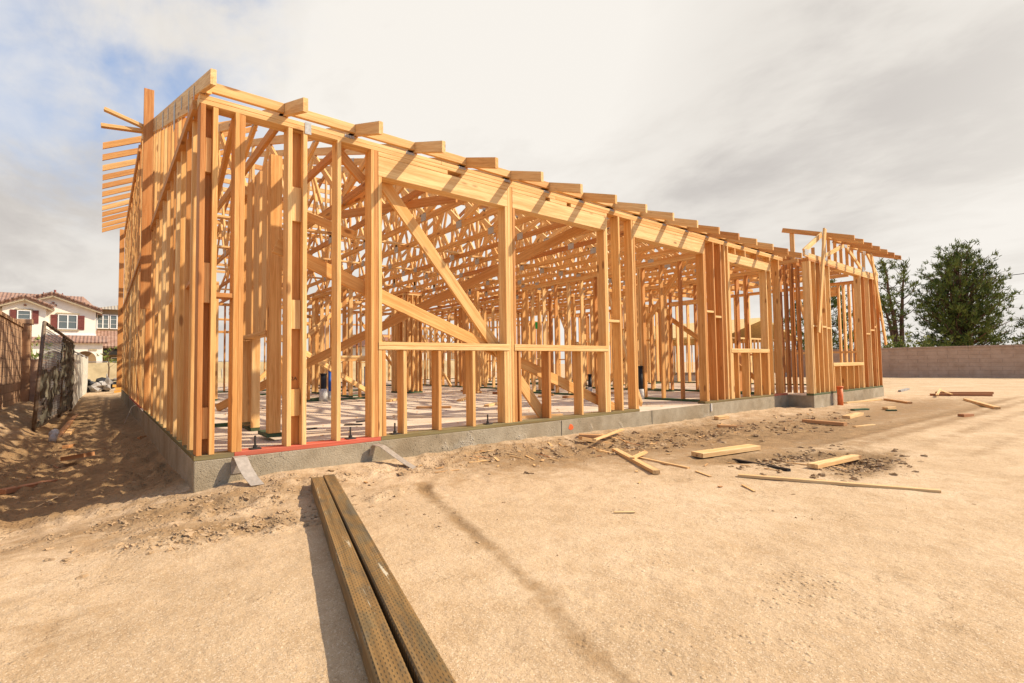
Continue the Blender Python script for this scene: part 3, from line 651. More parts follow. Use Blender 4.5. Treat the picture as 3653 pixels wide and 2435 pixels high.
brace((.78, 1.0, 1.0), (1.02, .9, .05), .09, tint=.6)

# front wing --------------------------------------------------------------
WY = -.43
for x in (10.63, 10.70, 10.94, 11.19, 11.44): stud(x, WY, z1=2.75, name='wing_stud')
for x in (11.70, 13.70, 13.98, 14.31, 14.63, 14.80, 15.05): stud(x, WY, z1=2.75, name='wing_stud')

for x in (11.78, 12.15, 12.55, 12.98, 13.30, 13.62): stud(x, WY, z1=.575, name='cripple_stud')
part('window_sill', (11.72, WY-.004, .615), (13.68, WY-.004, .615), .148, .075, (0, 1, 0), .1); part('header', (14.96, .42, 2.58), (14.96, 1.6, 2.58), .24, .13, (0, 0, 1), .2); part('window_sill', (14.96, .0, .92), (14.96, 1.6, .92), .14, .05, (1, 0, 0), .1)
for x0, x1, z in ((10.72, 10.92, 1.42), (10.96, 11.17, 1.53), (11.21, 11.42, 1.42), (11.46, 11.68, 1.40), (14.0, 14.29, 1.35), (14.33, 14.61, 1.45), (14.65, 14.78, 1.54)): part('fire_block', (x0, WY, z), (x1, WY, z), .13, .036, (0, 1, 0), .1)
for i in range(9): part('wing_stud', (10.67, -.25+.12*i if i < 4 else .25+.2*i, .04), (10.67, -.25+.12*i if i < 4 else .25+.2*i, 2.75), .14, .038, (1, 0, 0), .9)
for y in [-.22, -.09, .045, .16, .28, .40]+[1.62+.42*i for i in range(24)]: part('wing_stud', (15.03, y, .04), (15.03, y, 2.75), .14, .038, (1, 0, 0))
def wing_roof():
    y = WY-.04; z0, zt = 2.828, 3.45
    P = [(10.45, 2.93), (11.50, zt), (14.35, zt-.02), (15.15, 2.90)]
    for a, b, nm in ((P[0], P[1], 'wing_truss_chord'), (P[1], P[2], 'wing_truss_chord'), (P[2], P[3], 'wing_truss_chord')): part(nm, (a[0], y, a[1]), (b[0], y, b[1]), .10, .038, (0, 0, 1), .15)
    part('wing_truss_chord', (10.45, y, 2.873), (15.1, y, 2.873), .088, .038, (0, 0, 1), .1)
    for a, b in (((11.45, 2.93), (12.8, 3.38)), ((12.85, 3.38), (13.95, 2.93)), ((14.1, 3.38), (14.1, 2.93)), ((11.55, 3.38), (11.55, 2.93))): part('wing_truss_web', (a[0], y, a[1]), (b[0], y, b[1]), .085, .038, (0, 0, 1), .1)
    for x in (11.1, 12.0, 12.38, 12.75, 13.15, 13.5, 13.98): part('gable_stud', (x, y+.06, 2.83), (x, y+.06, 3.40 if x > 11.4 else 3.1), .06, .036, (0, 1, 0), .6)
    g = MB(); gg = [(12.83, 3.38), (14.12, 3.38), (11.55, 2.93), (14.0, 2.94), (11.5, 3.42), (10.55, 2.92)]
    for x, z in gg: g = MB(); g.box((x-.09, y-.023, z-.06), (x+.09, y-.0205, z+.06)); g.obj('gusset_plate', GALV, HOUSE)
    for i in range(7):
        x = 11.5+.56*i; yb_ = .35 if i == 0 else -.30; part('jack_rafter', (x, -1.06, 3.24), (x, yb_, 3.24+SL*(yb_+1.06)), .10, .04, (0, 0, 1), [.75, .6, .85, .8, .7, .9, .8][i], end=((0, 1, 0), None))
    part('ridge_prop', (11.52, .16, 2.85), (11.52, .16, 3.60), .09, .038, (0, 1, 0), .3)
    part('leaning_board', (11.30, -.585, 3.50), (10.85, -.545, 1.28), .11, .038, (1, 0, 0), .25); part('leaning_board', (14.24, -.60, 3.34), (15.27, -.56, 1.10), .11, .038, (1, 0, 0), .35)
    for k in range(9): part('wing_truss_chord', (10.65, .9+.61*k, 2.88), (15.0, .9+.61*k, 2.88), .09, .038, (0, 0, 1), .5)
wing_roof()

def imp(s):
    a, b = Vector(s[0]), Vector(s[1]); c = (a+b)/2; d = (c-CAM).length
    f = 1.0 if min(a.y, b.y) < .3 or (max(a.x, b.x) < .2) else .35
    return f*(b-a).length*max(s[2], s[3])/d**2
LOOSE = ('stud', 'wing_stud', 'cripple_stud', 'partition_stud', 'gable_stud', 'rafter_tail', 'fire_block', 'partition_block')
def flush_parts():
    for (name, mat), lst in PARTS.items():
        lst.sort(key=imp, reverse=True); rest = MB()
        cap = 96 if mat is FIR else 30
        for i, (a, b, w, t, side, tint, ch, end) in enumerate(lst):
            tgt = MB() if i < cap else rest
            if name in LOOSE:        # no two sticks stand perfectly true
                j = lambda k: Vector((random.uniform(-k, k), random.uniform(-k, k), 0)); a, b = Vector(a)+j(.0025), Vector(b)+j(.004); side = Vector(side)+j(.025)
            tgt.board(a, b, w, t, side, ch if i < cap else 0, tint, 0, end)
            if i < cap: tgt.obj(name, mat, HOUSE, a)
        if rest.v: o = rest.obj(name, mat, HOUSE); o['kind'] = 'stuff'
flush_parts()

def strap(pts, w, n0, name='hold_down_strap'):
    """bent steel strap: pts centre line, w = width vector"""
    mb = MB(); w = Vector(w)/2; P = [Vector(p) for p in pts]; prs = []; nn = []
    for i, p in enumerate(P):
        d = (P[min(i+1, len(P)-1)]-P[max(i-1, 0)]).normalized(); prs.append((p-w, p+w)); nn.append(d.cross(w).normalized())
    mb.sheet(prs, .004, nn); mb.obj(name, STRAPM, HOUSE, pts[0])
strap([(.30, -.004, -.13), (.30, -.012, -.02), (.303, -.035, .012), (.31, -.07, .004), (.33, -.13, -.07), (.36, -.19, -.14), (.395, -.25, -.195)], (.095, .0, 0), 0)
strap([(1.44, -.004, -.12), (1.445, -.012, -.04), (1.455, -.035, -.022), (1.50, -.09, -.035), (1.58, -.20, -.12), (1.64, -.30, -.185), (1.70, -.39, -.235)], (.075, .045, 0), 0)
strap([(-.004, 7.6, -.1), (-.03, 7.6, .03), (-.09, 7.6, .0), (-.14, 7.58, -.14), (-.2, 7.5, -.3)], (0, .05, 0), 0)
def bolt(x, y, z=0.04, h=.11):
    mb = MB(); mb.board((x, y, z+.003), (x, y, z+.009), .085, .085, (1, 0, 0), .004); mb.tube([(x, y, z), (x, y, z+.032)], .017, 6); mb.tube([(x, y, z), (x, y, z+h)], .0085, 8); mb.obj('anchor_bolt', DARKM, HOUSE, (x, y, z))
for x in (.44, 1.25, 2.84, 1.70): bolt(x, .055)
bolt(4.94, .05); bolt(9.9, .05)

# ------------------------------------------------------------------ things on the slab
def bit(a, b, w, t, label, name='timber_offcut', cat='offcut', mat=None, tint=None, flat=True, group=None, roll=0):
    mb = MB(); a, b = Vector(a), Vector(b); d = (b-a).normalized(); sd = d.cross(Vector((0, 0, 1)))
    if not flat: sd = Vector((0, 0, 1))
    if roll: sd = Matrix.Rotation(roll, 3, d) @ sd
    mb.board(a, b, w, t, sd, min(.002, t*.2), tint); o = mb.obj(name, mat or SCRAPW, None, (a+b)/2); return tag(o, label, cat, group)
def fl(vx, vy, h): p = gz(vx, vy, 0); p.z = h; return p
G1 = 'timber offcuts lying on the slab'
def fbit(q, w, t, label, tint=None, **k): bit(fl(q[0], q[1], t/2+.001), fl(q[2], q[3], t/2+.001), w, t, label, tint=tint, group=G1, **k)
fbit((957, 938, 1036, 937), .09, .036, 'orange board offcut on slab behind the first two short studs of the big window', .7)
fbit((892, 923, 912, 918), .09, .036, 'pale block on slab just right of the triple corner post', .1); fbit((1054, 922, 1080, 913), .09, .036, 'two tone block on slab between second and third short studs', .2)
fbit((1117, 934, 1146, 927), .09, .036, 'pale board end on slab left of the middle post', .1); fbit((1010, 886, 1104, 890), .12, .036, 'long dark plank on slab in front of the back partition', .9)
fbit((1060, 899, 1075, 898), .08, .05, 'small brown block on slab in the middle of the big room', .7); fbit((1092, 903, 1105, 902), .06, .05, 'tiny upright block end on slab right of the brown block', .5)
fbit((1134, 905, 1158, 906), .09, .06, 'dark red block on slab near the foot of middle post', 1.); fbit((828, 914, 842, 914), .08, .04, 'small block beside green sill piece on slab', .6); fbit((740, 905, 752, 901), .14, .1, 'rough timber lump on slab under the corner partition', .6)
fbit((1296, 914, 1340, 911), .12, .04, 'flat reddish board on slab behind second window bay', .85); fbit((1240, 912, 1268, 908), .1, .04, 'short tan board on slab left of leaning brace foot', .4)
fbit((1000, 897, 1012, 895), .07, .04, 'little pale block on slab near second short stud', .15); fbit((1380, 905, 1420, 903), .1, .04, 'brown board on slab close to black pipe stub', .8)
fbit((1186, 962, 1290, 956), .09, .036, 'pale board lying along inner edge of second window sill plate', .3)
fbit((755, 913, 700, 921), .09, .038, 'green treated plate piece lying loose on slab by the pipes', .3, mat=GREEN); fbit((790, 911, 838, 908), .09, .038, 'longer green treated plate piece on slab behind the lone front stud', .3, mat=GREEN)
for q, lab in (((791, 983-6, 832, 982-6), 'black strip on slab beside the lone front stud'), ((820, 974-4, 852, 970-4), 'longer black strip on slab touching the triple corner post'), ((708, 987, 726, 984), 'short black strip on slab next to the board filled stud pair'), ((1120, 898, 1160, 893), 'thin black bent strip on slab before the middle post')):
    bit(fl(q[0], q[1], .008), fl(q[2], q[3], .008), .04, .014, lab, 'black_strip', 'strip', BLKP)
def chips():
    mb = MB(); rg = random.Random(9)
    for _ in range(420):
        x, y = rg.uniform(.3, 7.4), rg.uniform(.2, 10); a = rg.random()*3.1; l = .01+.05*rg.random()**2
        mb.board((x, y, .004), (x+l*math.cos(a), y+l*math.sin(a), .004+.004*rg.random()), .006+.02*rg.random()**2, .004, (-math.sin(a), math.cos(a), 0), 0)
    o = mb.obj('wood_chips', SCRAPW); o['kind'] = 'stuff'; o['label'] = 'wood chips and shavings strewn over the slab'; o['category'] = 'wood chips'
chips()
def stub(x, y, r, h, label, mat=BLKP, wrap=.2, name='pipe_stub', extra=None):
    mb = MB(); mb.tube([(x, y, -.01), (x, y, h)], r, 14); mb.tube([(x, y, h), (x, y, h+.03)], r*1.18, 14)
    o = mb.obj(name, mat, None, (x, y, 0), True); tag(o, label, 'pipe', 'pipe stubs rising from the slab')
    if wrap:
        w = MB(); ring = [(x, y, .002), (x, y, wrap*.5), (x, y, wrap)]; w.tube(ring, [r*1.5, r*1.42, r*1.3], 12); w.obj('wrap', WRAP, o, (x, y, 0), True)
stub(7.62, 1.50, .045, .62, 'black pipe stub with grey wrapped foot on the green plate in the doorway'); stub(7.65, 2.85, .04, .45, 'shorter black pipe stub with wrapped foot seen through second window bay')
stub(3.03, 6.05, .06, .55, 'stout black pipe stub with white wrapped base behind the corner studs', wrap=.26); stub(3.20, 6.15, .04, .62, 'thin blue pipe stub beside the stout black pipe', BLUEP, .2); _b = gz(838, 887, 0); stub(_b.x, _b.y, .022, .68, 'thin dark blue pipe stub just left of the triple corner post', BLUEP, 0)
for vx, vy, w, h, lab in ((1278, 748, .16, .42, 'bright green sheet pinned to a stud in the far room'), (1232, 747, .12, .26, 'smaller green sheet fixed to a far stud left of the big one')):
    p = at(vx, vy, 1, 9.36); mb = MB(); mb.box((p.x-w/2, p.y-.006, p.z-h/2), (p.x+w/2, p.y, p.z+h/2)); tag(mb.obj('green_sheet', GREENP, None, p), lab, 'sheet')

# ------------------------------------------------------------------ things on the soil
def gpt(vx, vy, lift):
    p = gz(vx, vy, -.25); z = hz(p.x, p.y); p = gz(vx, vy, z+lift); return p
def soil(q, w, t, label, tint=None, mat=None, lift=0, name='timber_offcut', cat='offcut', flat=True):
    k = (t if flat else w)/2-.004
    a, b = gpt(q[0], q[1], k+lift), gpt(q[2], q[3], k+lift); bit(a, b, w, t, label, name, cat, mat, tint, flat, 'timber offcuts lying on the soil' if cat == 'offcut' else None)
soil((1695, 1091, 2160, 1128), .045, .022, 'long thin pale batten lying right across the open soil', .1, lift=.004)
soil((1601, 1044, 1733, 1026), .15, .045, 'thick pale plank lying on damp soil, largest of the loose boards', .05, lift=.01)
soil((1866, 1070, 1967, 1048), .09, .038, 'split pale plank beside dark churned soil', .1, lift=.012)
soil((1846, 966, 1942, 974), .09, .05, 'reddish board lying alone between the wing and the open soil', .8)
soil((1943, 958, 1975, 950), .12, .05, 'short pale square block on soil in front of the wing', .15); soil((1962, 980, 2008, 975), .05, .02, 'thin pale lath near the reddish lone board', .1)
soil((1941, 925, 2022, 917), .10, .03, 'pale plank on soil beside the orange pipe', .1); soil((2034, 917, 2090, 925), .09, .045, 'orange board with dark end past the corner of the wing', .7)
soil((2218, 917, 2291, 937), .09, .05, 'tan plank pointing towards the right edge of the lot', .35); soil((2137, 906, 2278, 907), .09, .06, 'dark red long board, nearer of the pair by the far block wall', 1.); soil((2150, 902, 2280, 902), .09, .06, 'dark red long board, farther of the pair by the far block wall', .95)
soil((2152, 907, 2160, 893), .05, .03, 'pale stick leaning up on the dark red boards', .05, lift=.05); soil((2160, 896, 2186, 905), .05, .02, 'pale lath lying slanted over the dark red boards', .1, lift=.05)
soil((2207, 954, 2230, 953), .09, .05, 'small dark brown block alone on soil far right', .95); soil((2033, 938, 2052, 936), .1, .05, 'small pale block above a green scrap on soil', .2)
soil((2036, 942, 2058, 942), .08, .03, 'green treated scrap below the small pale block', .4, GREEN); soil((1958, 941, 1992, 939), .09, .03, 'dark green treated scrap in front of the wing', .3, GREEN)
soil((1645, 960, 1670, 957), .09, .05, 'small tan block close to the footing under the window', .3); soil((1650, 978, 1690, 979), .09, .04, 'half buried brown block near the footing', .7)
soil((1330, 1000, 1392, 1002), .09, .04, 'brown board under the crossed lath beside footing', .75); soil((1333, 1006, 1405, 1020), .09, .04, 'orange board in front of the crossed pair by the footing', .5); soil((1365, 1010, 1430, 986), .045, .02, 'pale lath crossing over two boards by the footing', .1, lift=.045)
soil((1234, 1005, 1405, 1041), .04, .02, 'long pale lath pointing away from the footing', .1); soil((1412, 1032, 1508, 1084), .065, .03, 'tan plank with a dark end crossing a thin lath', .35, lift=.012); soil((1455, 1048, 1582, 1075), .035, .018, 'thin orange lath under the tan plank', .4); soil((1452, 1052, 1482, 1038), .05, .018, 'short pale splint resting on the tan plank', .1, lift=.03)
soil((0, 1130, 122, 1106), .09, .045, 'long red board lying in shade at left edge of the passage', 1.); soil((152, 1052, 205, 1043), .14, .05, 'short red block in the striped shade of the passage', .9); soil((303, 1015, 330, 1004), .12, .05, 'broken orange board by the left footing', .75)
soil((128, 1008, 188, 938), .09, .045, 'long orange brown board lying along the passage', .85); soil((147, 1006, 165, 985), .09, .045, 'short pale board beside the long passage board', .4); soil((150, 1026, 170, 1022), .08, .045, 'small brown block with green scrap in the passage', .8)
soil((1685, 1056, 1812, 1080), .04, .03, 'black flexible strip lying under the thick pale plank', None, BLKP, name='black_strip', cat='strip'); soil((2066, 898, 2086, 893), .07, .06, 'grey pipe length lying by the wing corner', None, GREYP, name='pipe_length', cat='pipe')
soil((602, 1094, 615, 1092), .09, .02, 'flat black plate on soil beside bent steel strap', None, DARKM, name='metal_plate', cat='plate')
def splinters():
    mb = MB(); rg = random.Random(31); n = 0
    for cx, cy, rx, ry, k in ((4.2, -.9, 1.6, .5, 46), (7.5, -1.2, 2.5, .6, 30), (2.6, -.5, 1.4, .25, 22), (3.6, -2.4, 1.6, .7, 14), (-1.0, 3.2, .7, 2.2, 26)):
        for _ in range(k):
            x, y = rg.gauss(cx, rx*.5), rg.gauss(cy, ry*.6); a = rg.random()*3.14; l = .03+.22*rg.random()**2
            if x > -.15 and y > -.12: continue
            x2, y2 = x+l*math.cos(a), y+l*math.sin(a)
            if x2 > -.1 and y2 > -.06: continue
            mb.board((x, y, hz(x, y)+.006), (x2, y2, hz(x2, y2)+.008), .008+.02*rg.random()**2, .006, (-math.sin(a), math.cos(a), 0), 0)
    o = mb.obj('wood_splinters', SCRAPW); o['kind'] = 'stuff'; o['label'] = 'wood splinters and slivers strewn on the soil by the footing'; o['category'] = 'splinters'
splinters()
def orange_pipe():
    p = gz(1930, 923, -.185); mb = MB(); mb.tube([(p.x, p.y, -.4), (p.x+.01, p.y, .12)], .055, 16); mb.tube([(p.x+.01, p.y, .12), (p.x+.01, p.y, .15)], .066, 16)
    o = mb.obj('orange_pipe', ORANGE, None, (p.x, p.y, -.24), True); tag(o, 'upright orange pipe stub in soil before the wing', 'pipe')
orange_pipe()
def posts():
    labs = ('weathered pressure treated post on soil, left one of the pair', 'weathered pressure treated post on soil, right one of the pair')
    for i, (fa, na) in enumerate((((753, 1097), (1015-24, 1568)), ((792, 1086), (1015+56, 1568)))):
        pass
    far = [(.790, -.475), (.908, -.445)]; dr = Vector((-.775+.015, -2.90)).normalized()
    F0 = [Vector((.765, -.50)), Vector((.868, -.470))]; N0 = [Vector((.050, -3.37)), Vector((.142, -3.44))]
    for i in range(2):
        d = (N0[i]-F0[i]).normalized(); e = F0[i]+d*3.72; zt = -.195
        mb = MB(); a = Vector((F0[i].x, F0[i].y, zt+.0)); b = Vector((e.x, e.y, zt+.0)); sd = Vector((-d.y, d.x, 0))
        mb.board(a, b, .0885, .09, sd, .006, .5); o = mb.obj('treated_post', INC, None, a); tag(o, labs[i], 'timber post', 'treated posts on the soil')
posts()

# ------------------------------------------------------------------ walls and fences
def block_wall_left():
    x = -2.29; w = empty('block_wall', (x, 8, -.3), 'tan slump block wall with stepped cap along the left passage', 'wall')
    mb = MB(); mb.box((x-.16, -1.2+1.0, -.7), (x, 15.0, 1.93)); mb.obj('blockwork', BLKY, w, (x, 8, 0))
    mb = MB()
    for i in range(38): mb.box((x-.19, -.2+.4*i+.004, 1.932), (x+.03, -.2+.4*(i+1)-.004, 2.02))
    mb.obj('cap', CAPM, w, (x, 8, 2))
    mb = MB()
    for k in range(12): mb.box((x-.24, 15.0+.003*(k % 2), -.36+.2*k+.004), (x+.16, 15.42, -.36+.2*(k+1)-.004))
    mb.box((x-.22, 15.02, -.6), (x+.14, 15.40, 2.03)); p = mb.obj('pillar', CAPM, w, (x, 15.2, 0))
    mb = MB(); mb.box((x-.28, 14.96, 2.045), (x+.20, 15.46, 2.17)); mb.obj('pillar_cap', CAPM, p, (x, 15.2, 2.1))
    mb = MB(); mb.box((x+.1, 15.3, -.5), (x+1.0, 15.42, 1.05)); mb.obj('return_wall', BLKX, w, (x, 15.4, 0))
block_wall_left()
def block_wall_right():
    a, b = Vector((31.0, 14.0, 0)), Vector((35.6, -14.0, 0)); d = (b-a); L = d.length; ang = math.atan2(d.y, d.x)
    w = empty('block_wall', (a.x, a.y, -.3), 'long pinkish block wall with thin cap behind the open lot', 'wall'); w.rotation_euler[2] = ang-math.pi/2
    mb = MB(); mb.box((-.1, 0, -.8+.3), (.1, L, 1.25+.3)); o = mb.obj('blockwork', BLKX); o.parent = w
    mb = MB()
    for i in range(int(L/.8)): mb.box((-.13, .8*i+.004, 1.553), (.13, .8*(i+1)-.004, 1.64))
    o = mb.obj('cap', plain('pink_cap', (.43, .30, .22), .9)); o.parent = w
    mb = MB()
    for s in (6.1, 13.6, 20.9): mb.box((-.104, s, -.3), (-.098, s+.03, 1.553))
    o = mb.obj('expansion_joint', DARKIN); o.parent = w
block_wall_right()
def leaning_panel():
    e = empty('fence_panel', (-1.4, 8.2, -.36), 'rusty chain link fence panel with torn dark cloth leaning in the passage', 'fence panel')
    A, B = Vector((-1.50, 8.1, -.40)), Vector((-1.16, 12.8, -.34)); At, Bt = A+Vector((.10, .15, 2.02)), B+Vector((.02, -.1, 1.78)); Mid = A.lerp(B, .62); Mt = At.lerp(Bt, .62)
    for nm, a, b, mt in (('post', A, At, RUST), ('post', Mid, Mt, RUST), ('post', B, Bt, RUST), ('rail', At, Bt, RUST), ('rail', A.lerp(At, .05), B.lerp(Bt, .05), RUST)):
        mb = MB(); mb.tube([a, a.lerp(b, .5)+Vector((.0, 0, .0)), b], .03, 8); mb.obj(nm, mt, e, a, True)
    P = lambda u, v: A.lerp(B, u).lerp(At.lerp(Bt, u), v)
    mb = MB(); n = 46
    for i in range(-n, n):
        for s in (1, -1):
            pts = []
            for j in range(13):
                v = .06+.9*j/12; u = (i/n)+s*v*.42+(0 if s > 0 else .42)
                if 0 < u < 1: pts.append(P(u, v)+Vector((.008*math.sin(j*3), 0, 0)))
            if len(pts) > 1: mb.tube(pts, .0035, 3, cap=False)
    mb.obj('chain_link', WIRE, e, A)
    mb = MB(); nu, nv = 72, 40; keep = set()
    for i in range(nu):
        for j in range(nv):
            u0, v0 = i/nu, .04+.92*j/nv; den = float(fbm(np.array([u0*7.]), np.array([v0*5.]), 1, 4, .6)[0])
            if den < (.11 if u0 > .52 else .05-.9*max(0, v0-.55)): keep.add((i, j))
    best = []
    while keep:                     # the largest connected piece of cloth is what still hangs there
        st = [keep.pop()]; comp = list(st)
        while st:
            a, b = st.pop()
            for q in ((a+1, b), (a-1, b), (a, b+1), (a, b-1)):
                if q in keep: keep.remove(q); st.append(q); comp.append(q)
        if len(comp) > len(best): best = comp
    ids = {}
    for (i, j) in sorted(best):
        f = []
        for (a, b) in ((i, j), (i+1, j), (i+1, j+1), (i, j+1)):
            if (a, b) not in ids: ids[(a, b)] = len(mb.v); mb.add([P(a/nu, .04+.92*b/nv)+Vector((.02+.025*math.sin(a*.9)+.01*math.sin(b*1.3), 0, 0))], [])
            f.append(ids[(a, b)])
        mb.f.append(tuple(f)); mb.mi.append(0)
    mb.obj('torn_cloth', MESHD, e, A, True)
leaning_panel()
def screen_fence(a, b, z1, label, mat, n, name='screen_fence', sag=.05, h0=-.3):
    a, b = Vector((*a, 0)), Vector((*b, 0)); d = b-a; e = empty(name, (a.x, a.y, h0), label, 'fence')
    for i in range(n+1):
        p = a.lerp(b, i/n); mb = MB(); mb.tube([(p.x, p.y, h0-.3), (p.x, p.y, z1+.06)], .03, 8); mb.obj('post', GALV, e, (p.x, p.y, h0), True)
    mb = MB(); mb.tube([(a.x, a.y, z1+.03), (b.x, b.y, z1+.03)], .022, 8); mb.obj('rail', GALV, e, (a.x, a.y, z1), True)
    mb = MB(); m_ = 14*n; nn = Vector((d.y, -d.x, 0)).normalized()
    rows = []
    for j in range(9):
        for i in range(m_+1):
            u = i/m_; p = a.lerp(b, u); top = z1-sag*abs(math.sin(u*n*math.pi)); z = h0-.1+(top-h0+.1)*j/8
            p = p+nn*(.035+.03*math.sin(u*n*9+j*.7)*math.sin(j/8*3.1)); rows.append((p.x, p.y, z))
    fs = [(j*(m_+1)+i, j*(m_+1)+i+1, (j+1)*(m_+1)+i+1, (j+1)*(m_+1)+i) for j in range(8) for i in range(m_)]
    mb.add(rows, fs); mb.obj('screen_cloth', mat, e, (a.x, a.y, h0), True)
screen_fence((-3.2, 33.5), (26, 31.5), 1.15, 'tan cloth screened construction fence along the rear of the lot', TAN, 10)
screen_fence((-1.22, 14.2), (-1.05, 25.0), 1.25, 'pale cloth fence panel standing behind the leaning panel in the passage', WSCR, 3, 'fence_panel')

# ------------------------------------------------------------------ passage rubbish and yard stacks
def rubbish():
    e = empty('rubbish_pile', (-.7, 24.6, -.26), 'pile of black plastic sheets and pipe pieces beside the rear fence', 'rubbish'); rg = random.Random(4)
    for i in range(9):
        x, y = -1.15+.13*i+rg.uniform(-.05, .05), 24.6+rg.uniform(-.3, .3); mb = MB(); random.seed(i); lump(mb, (x, y, -.12+rg.uniform(0, .28)), rg.uniform(.20, .34), .7, 0, .55); mb.obj('plastic_sheet', BLKP if i % 3 else GREYP, e, (x, y, -.1))
    for i in range(5):
        x = -1.1+.25*i; mb = MB(); a = rg.uniform(-.5, .5); mb.tube([(x, 24.3, .05+.06*i), (x+.5, 24.5+a, .18+.03*i)], .045, 10); mb.obj('pipe_piece', [BLKP, GREYP, WRAP][i % 3], e, (x, 24.3, .1), True)
    random.seed(21)
rubbish()
for i, (z, dx, lab) in enumerate(((-.20, 0, 'yellow lumber board at the bottom of the stack by the rear corner'), (-.08, .04, 'yellow lumber board in the middle of the stack by the rear corner'), (.04, -.05, 'yellow lumber board on top of the stack by the rear corner'))):
    bit((-.12+dx, 22.4, z), (2.2+dx, 22.3, z), .25, .10, lab, 'lumber_board', 'board', YEL, .3, group='yellow boards stacked by the rear corner')
def vent():
    p = gz(120, 995, -.31); e = MB(); e.tube([(p.x, p.y, hz(p.x, p.y)), (p.x+.02, p.y+.02, hz(p.x, p.y)+.12)], .055, 12); e.tube([(p.x+.01, p.y-.03, hz(p.x, p.y)+.12), (p.x+.03, p.y+.10, hz(p.x, p.y)+.14)], .06, 12)
    tag(e.obj('pipe_elbow', WRAP, None, p, True), 'pale pipe elbow lying at the foot of the leaning fence panel', 'pipe')
vent()

# ------------------------------------------------------------------ houses
def window(par, x0, x1, z0, z1, y, nx=2, nz=1, fr=WHITE):
    mb = MB(); f = .07
    mb.box((x0, y-.09, z0), (x0+f, y+.02, z1)); mb.box((x1-f, y-.09, z0), (x1, y+.02, z1)); mb.box((x0+f, y-.09, z0), (x1-f, y+.02, z0+f)); mb.box((x0+f, y-.09, z1-f), (x1-f, y+.02, z1))
    for i in range(1, nx): c = x0+(x1-x0)*i/nx; mb.box((c-.045, y-.08, z0+f), (c+.045, y+.02, z1-f))
    for i in range(1, nz+1): c = z0+(z1-z0)*i/(nz+1); mb.box((x0+f, y-.06, c-.012), (x1-f, y+.02, c+.012))
    w = mb.obj('window', fr, par, (x0, y, z0)); g = MB(); g.box((x0+f*.5, y-.035, z0+f*.5), (x1-f*.5, y-.02, z1-f*.5)); g.obj('pane', GLASS, w, (x0, y, z0)); return w
def gable_roof(par, xl, xr, xp, ze, zp, y0, y1, mat, th=.22, name='roof'):
    mb = MB(); mb.prism([(xl, ze), (xp, zp), (xr, ze), (xr, ze-th), (xp, zp-th), (xl, ze-th)], 1, y0, y1); r = mb.obj(name, mat, par, (xp, y0, zp))
    b = MB(); n = int(math.hypot(xp-xl, zp-ze)/.42)
    for (xa, za, xb, zb) in ((xl, ze, xp, zp), (xp, zp, xr, ze)):
        for i in range(n):
            p, q = Vector((xa, y0, za)).lerp(Vector((xb, y0, zb)), i/n), Vector((xa, y0, za)).lerp(Vector((xb, y0, zb)), (i+.96)/n); b.tube([p+Vector((0, .02, .02)), q+Vector((0, .02, .05))], .13, 8)
    b.obj('rake_tile', mat, r, (xp, y0, zp), True)
    t = MB()
    for (xa, za, xb, zb) in ((xl, ze, xp, zp), (xp, zp, xr, ze)): t.board((xa, y0+.06, za-.28), (xb, y0+.06, zb-.28), .2, .06, (0, 0, 1), 0)
    t.obj('rake_board', TRIMT, r, (xp, y0, zp)); return r
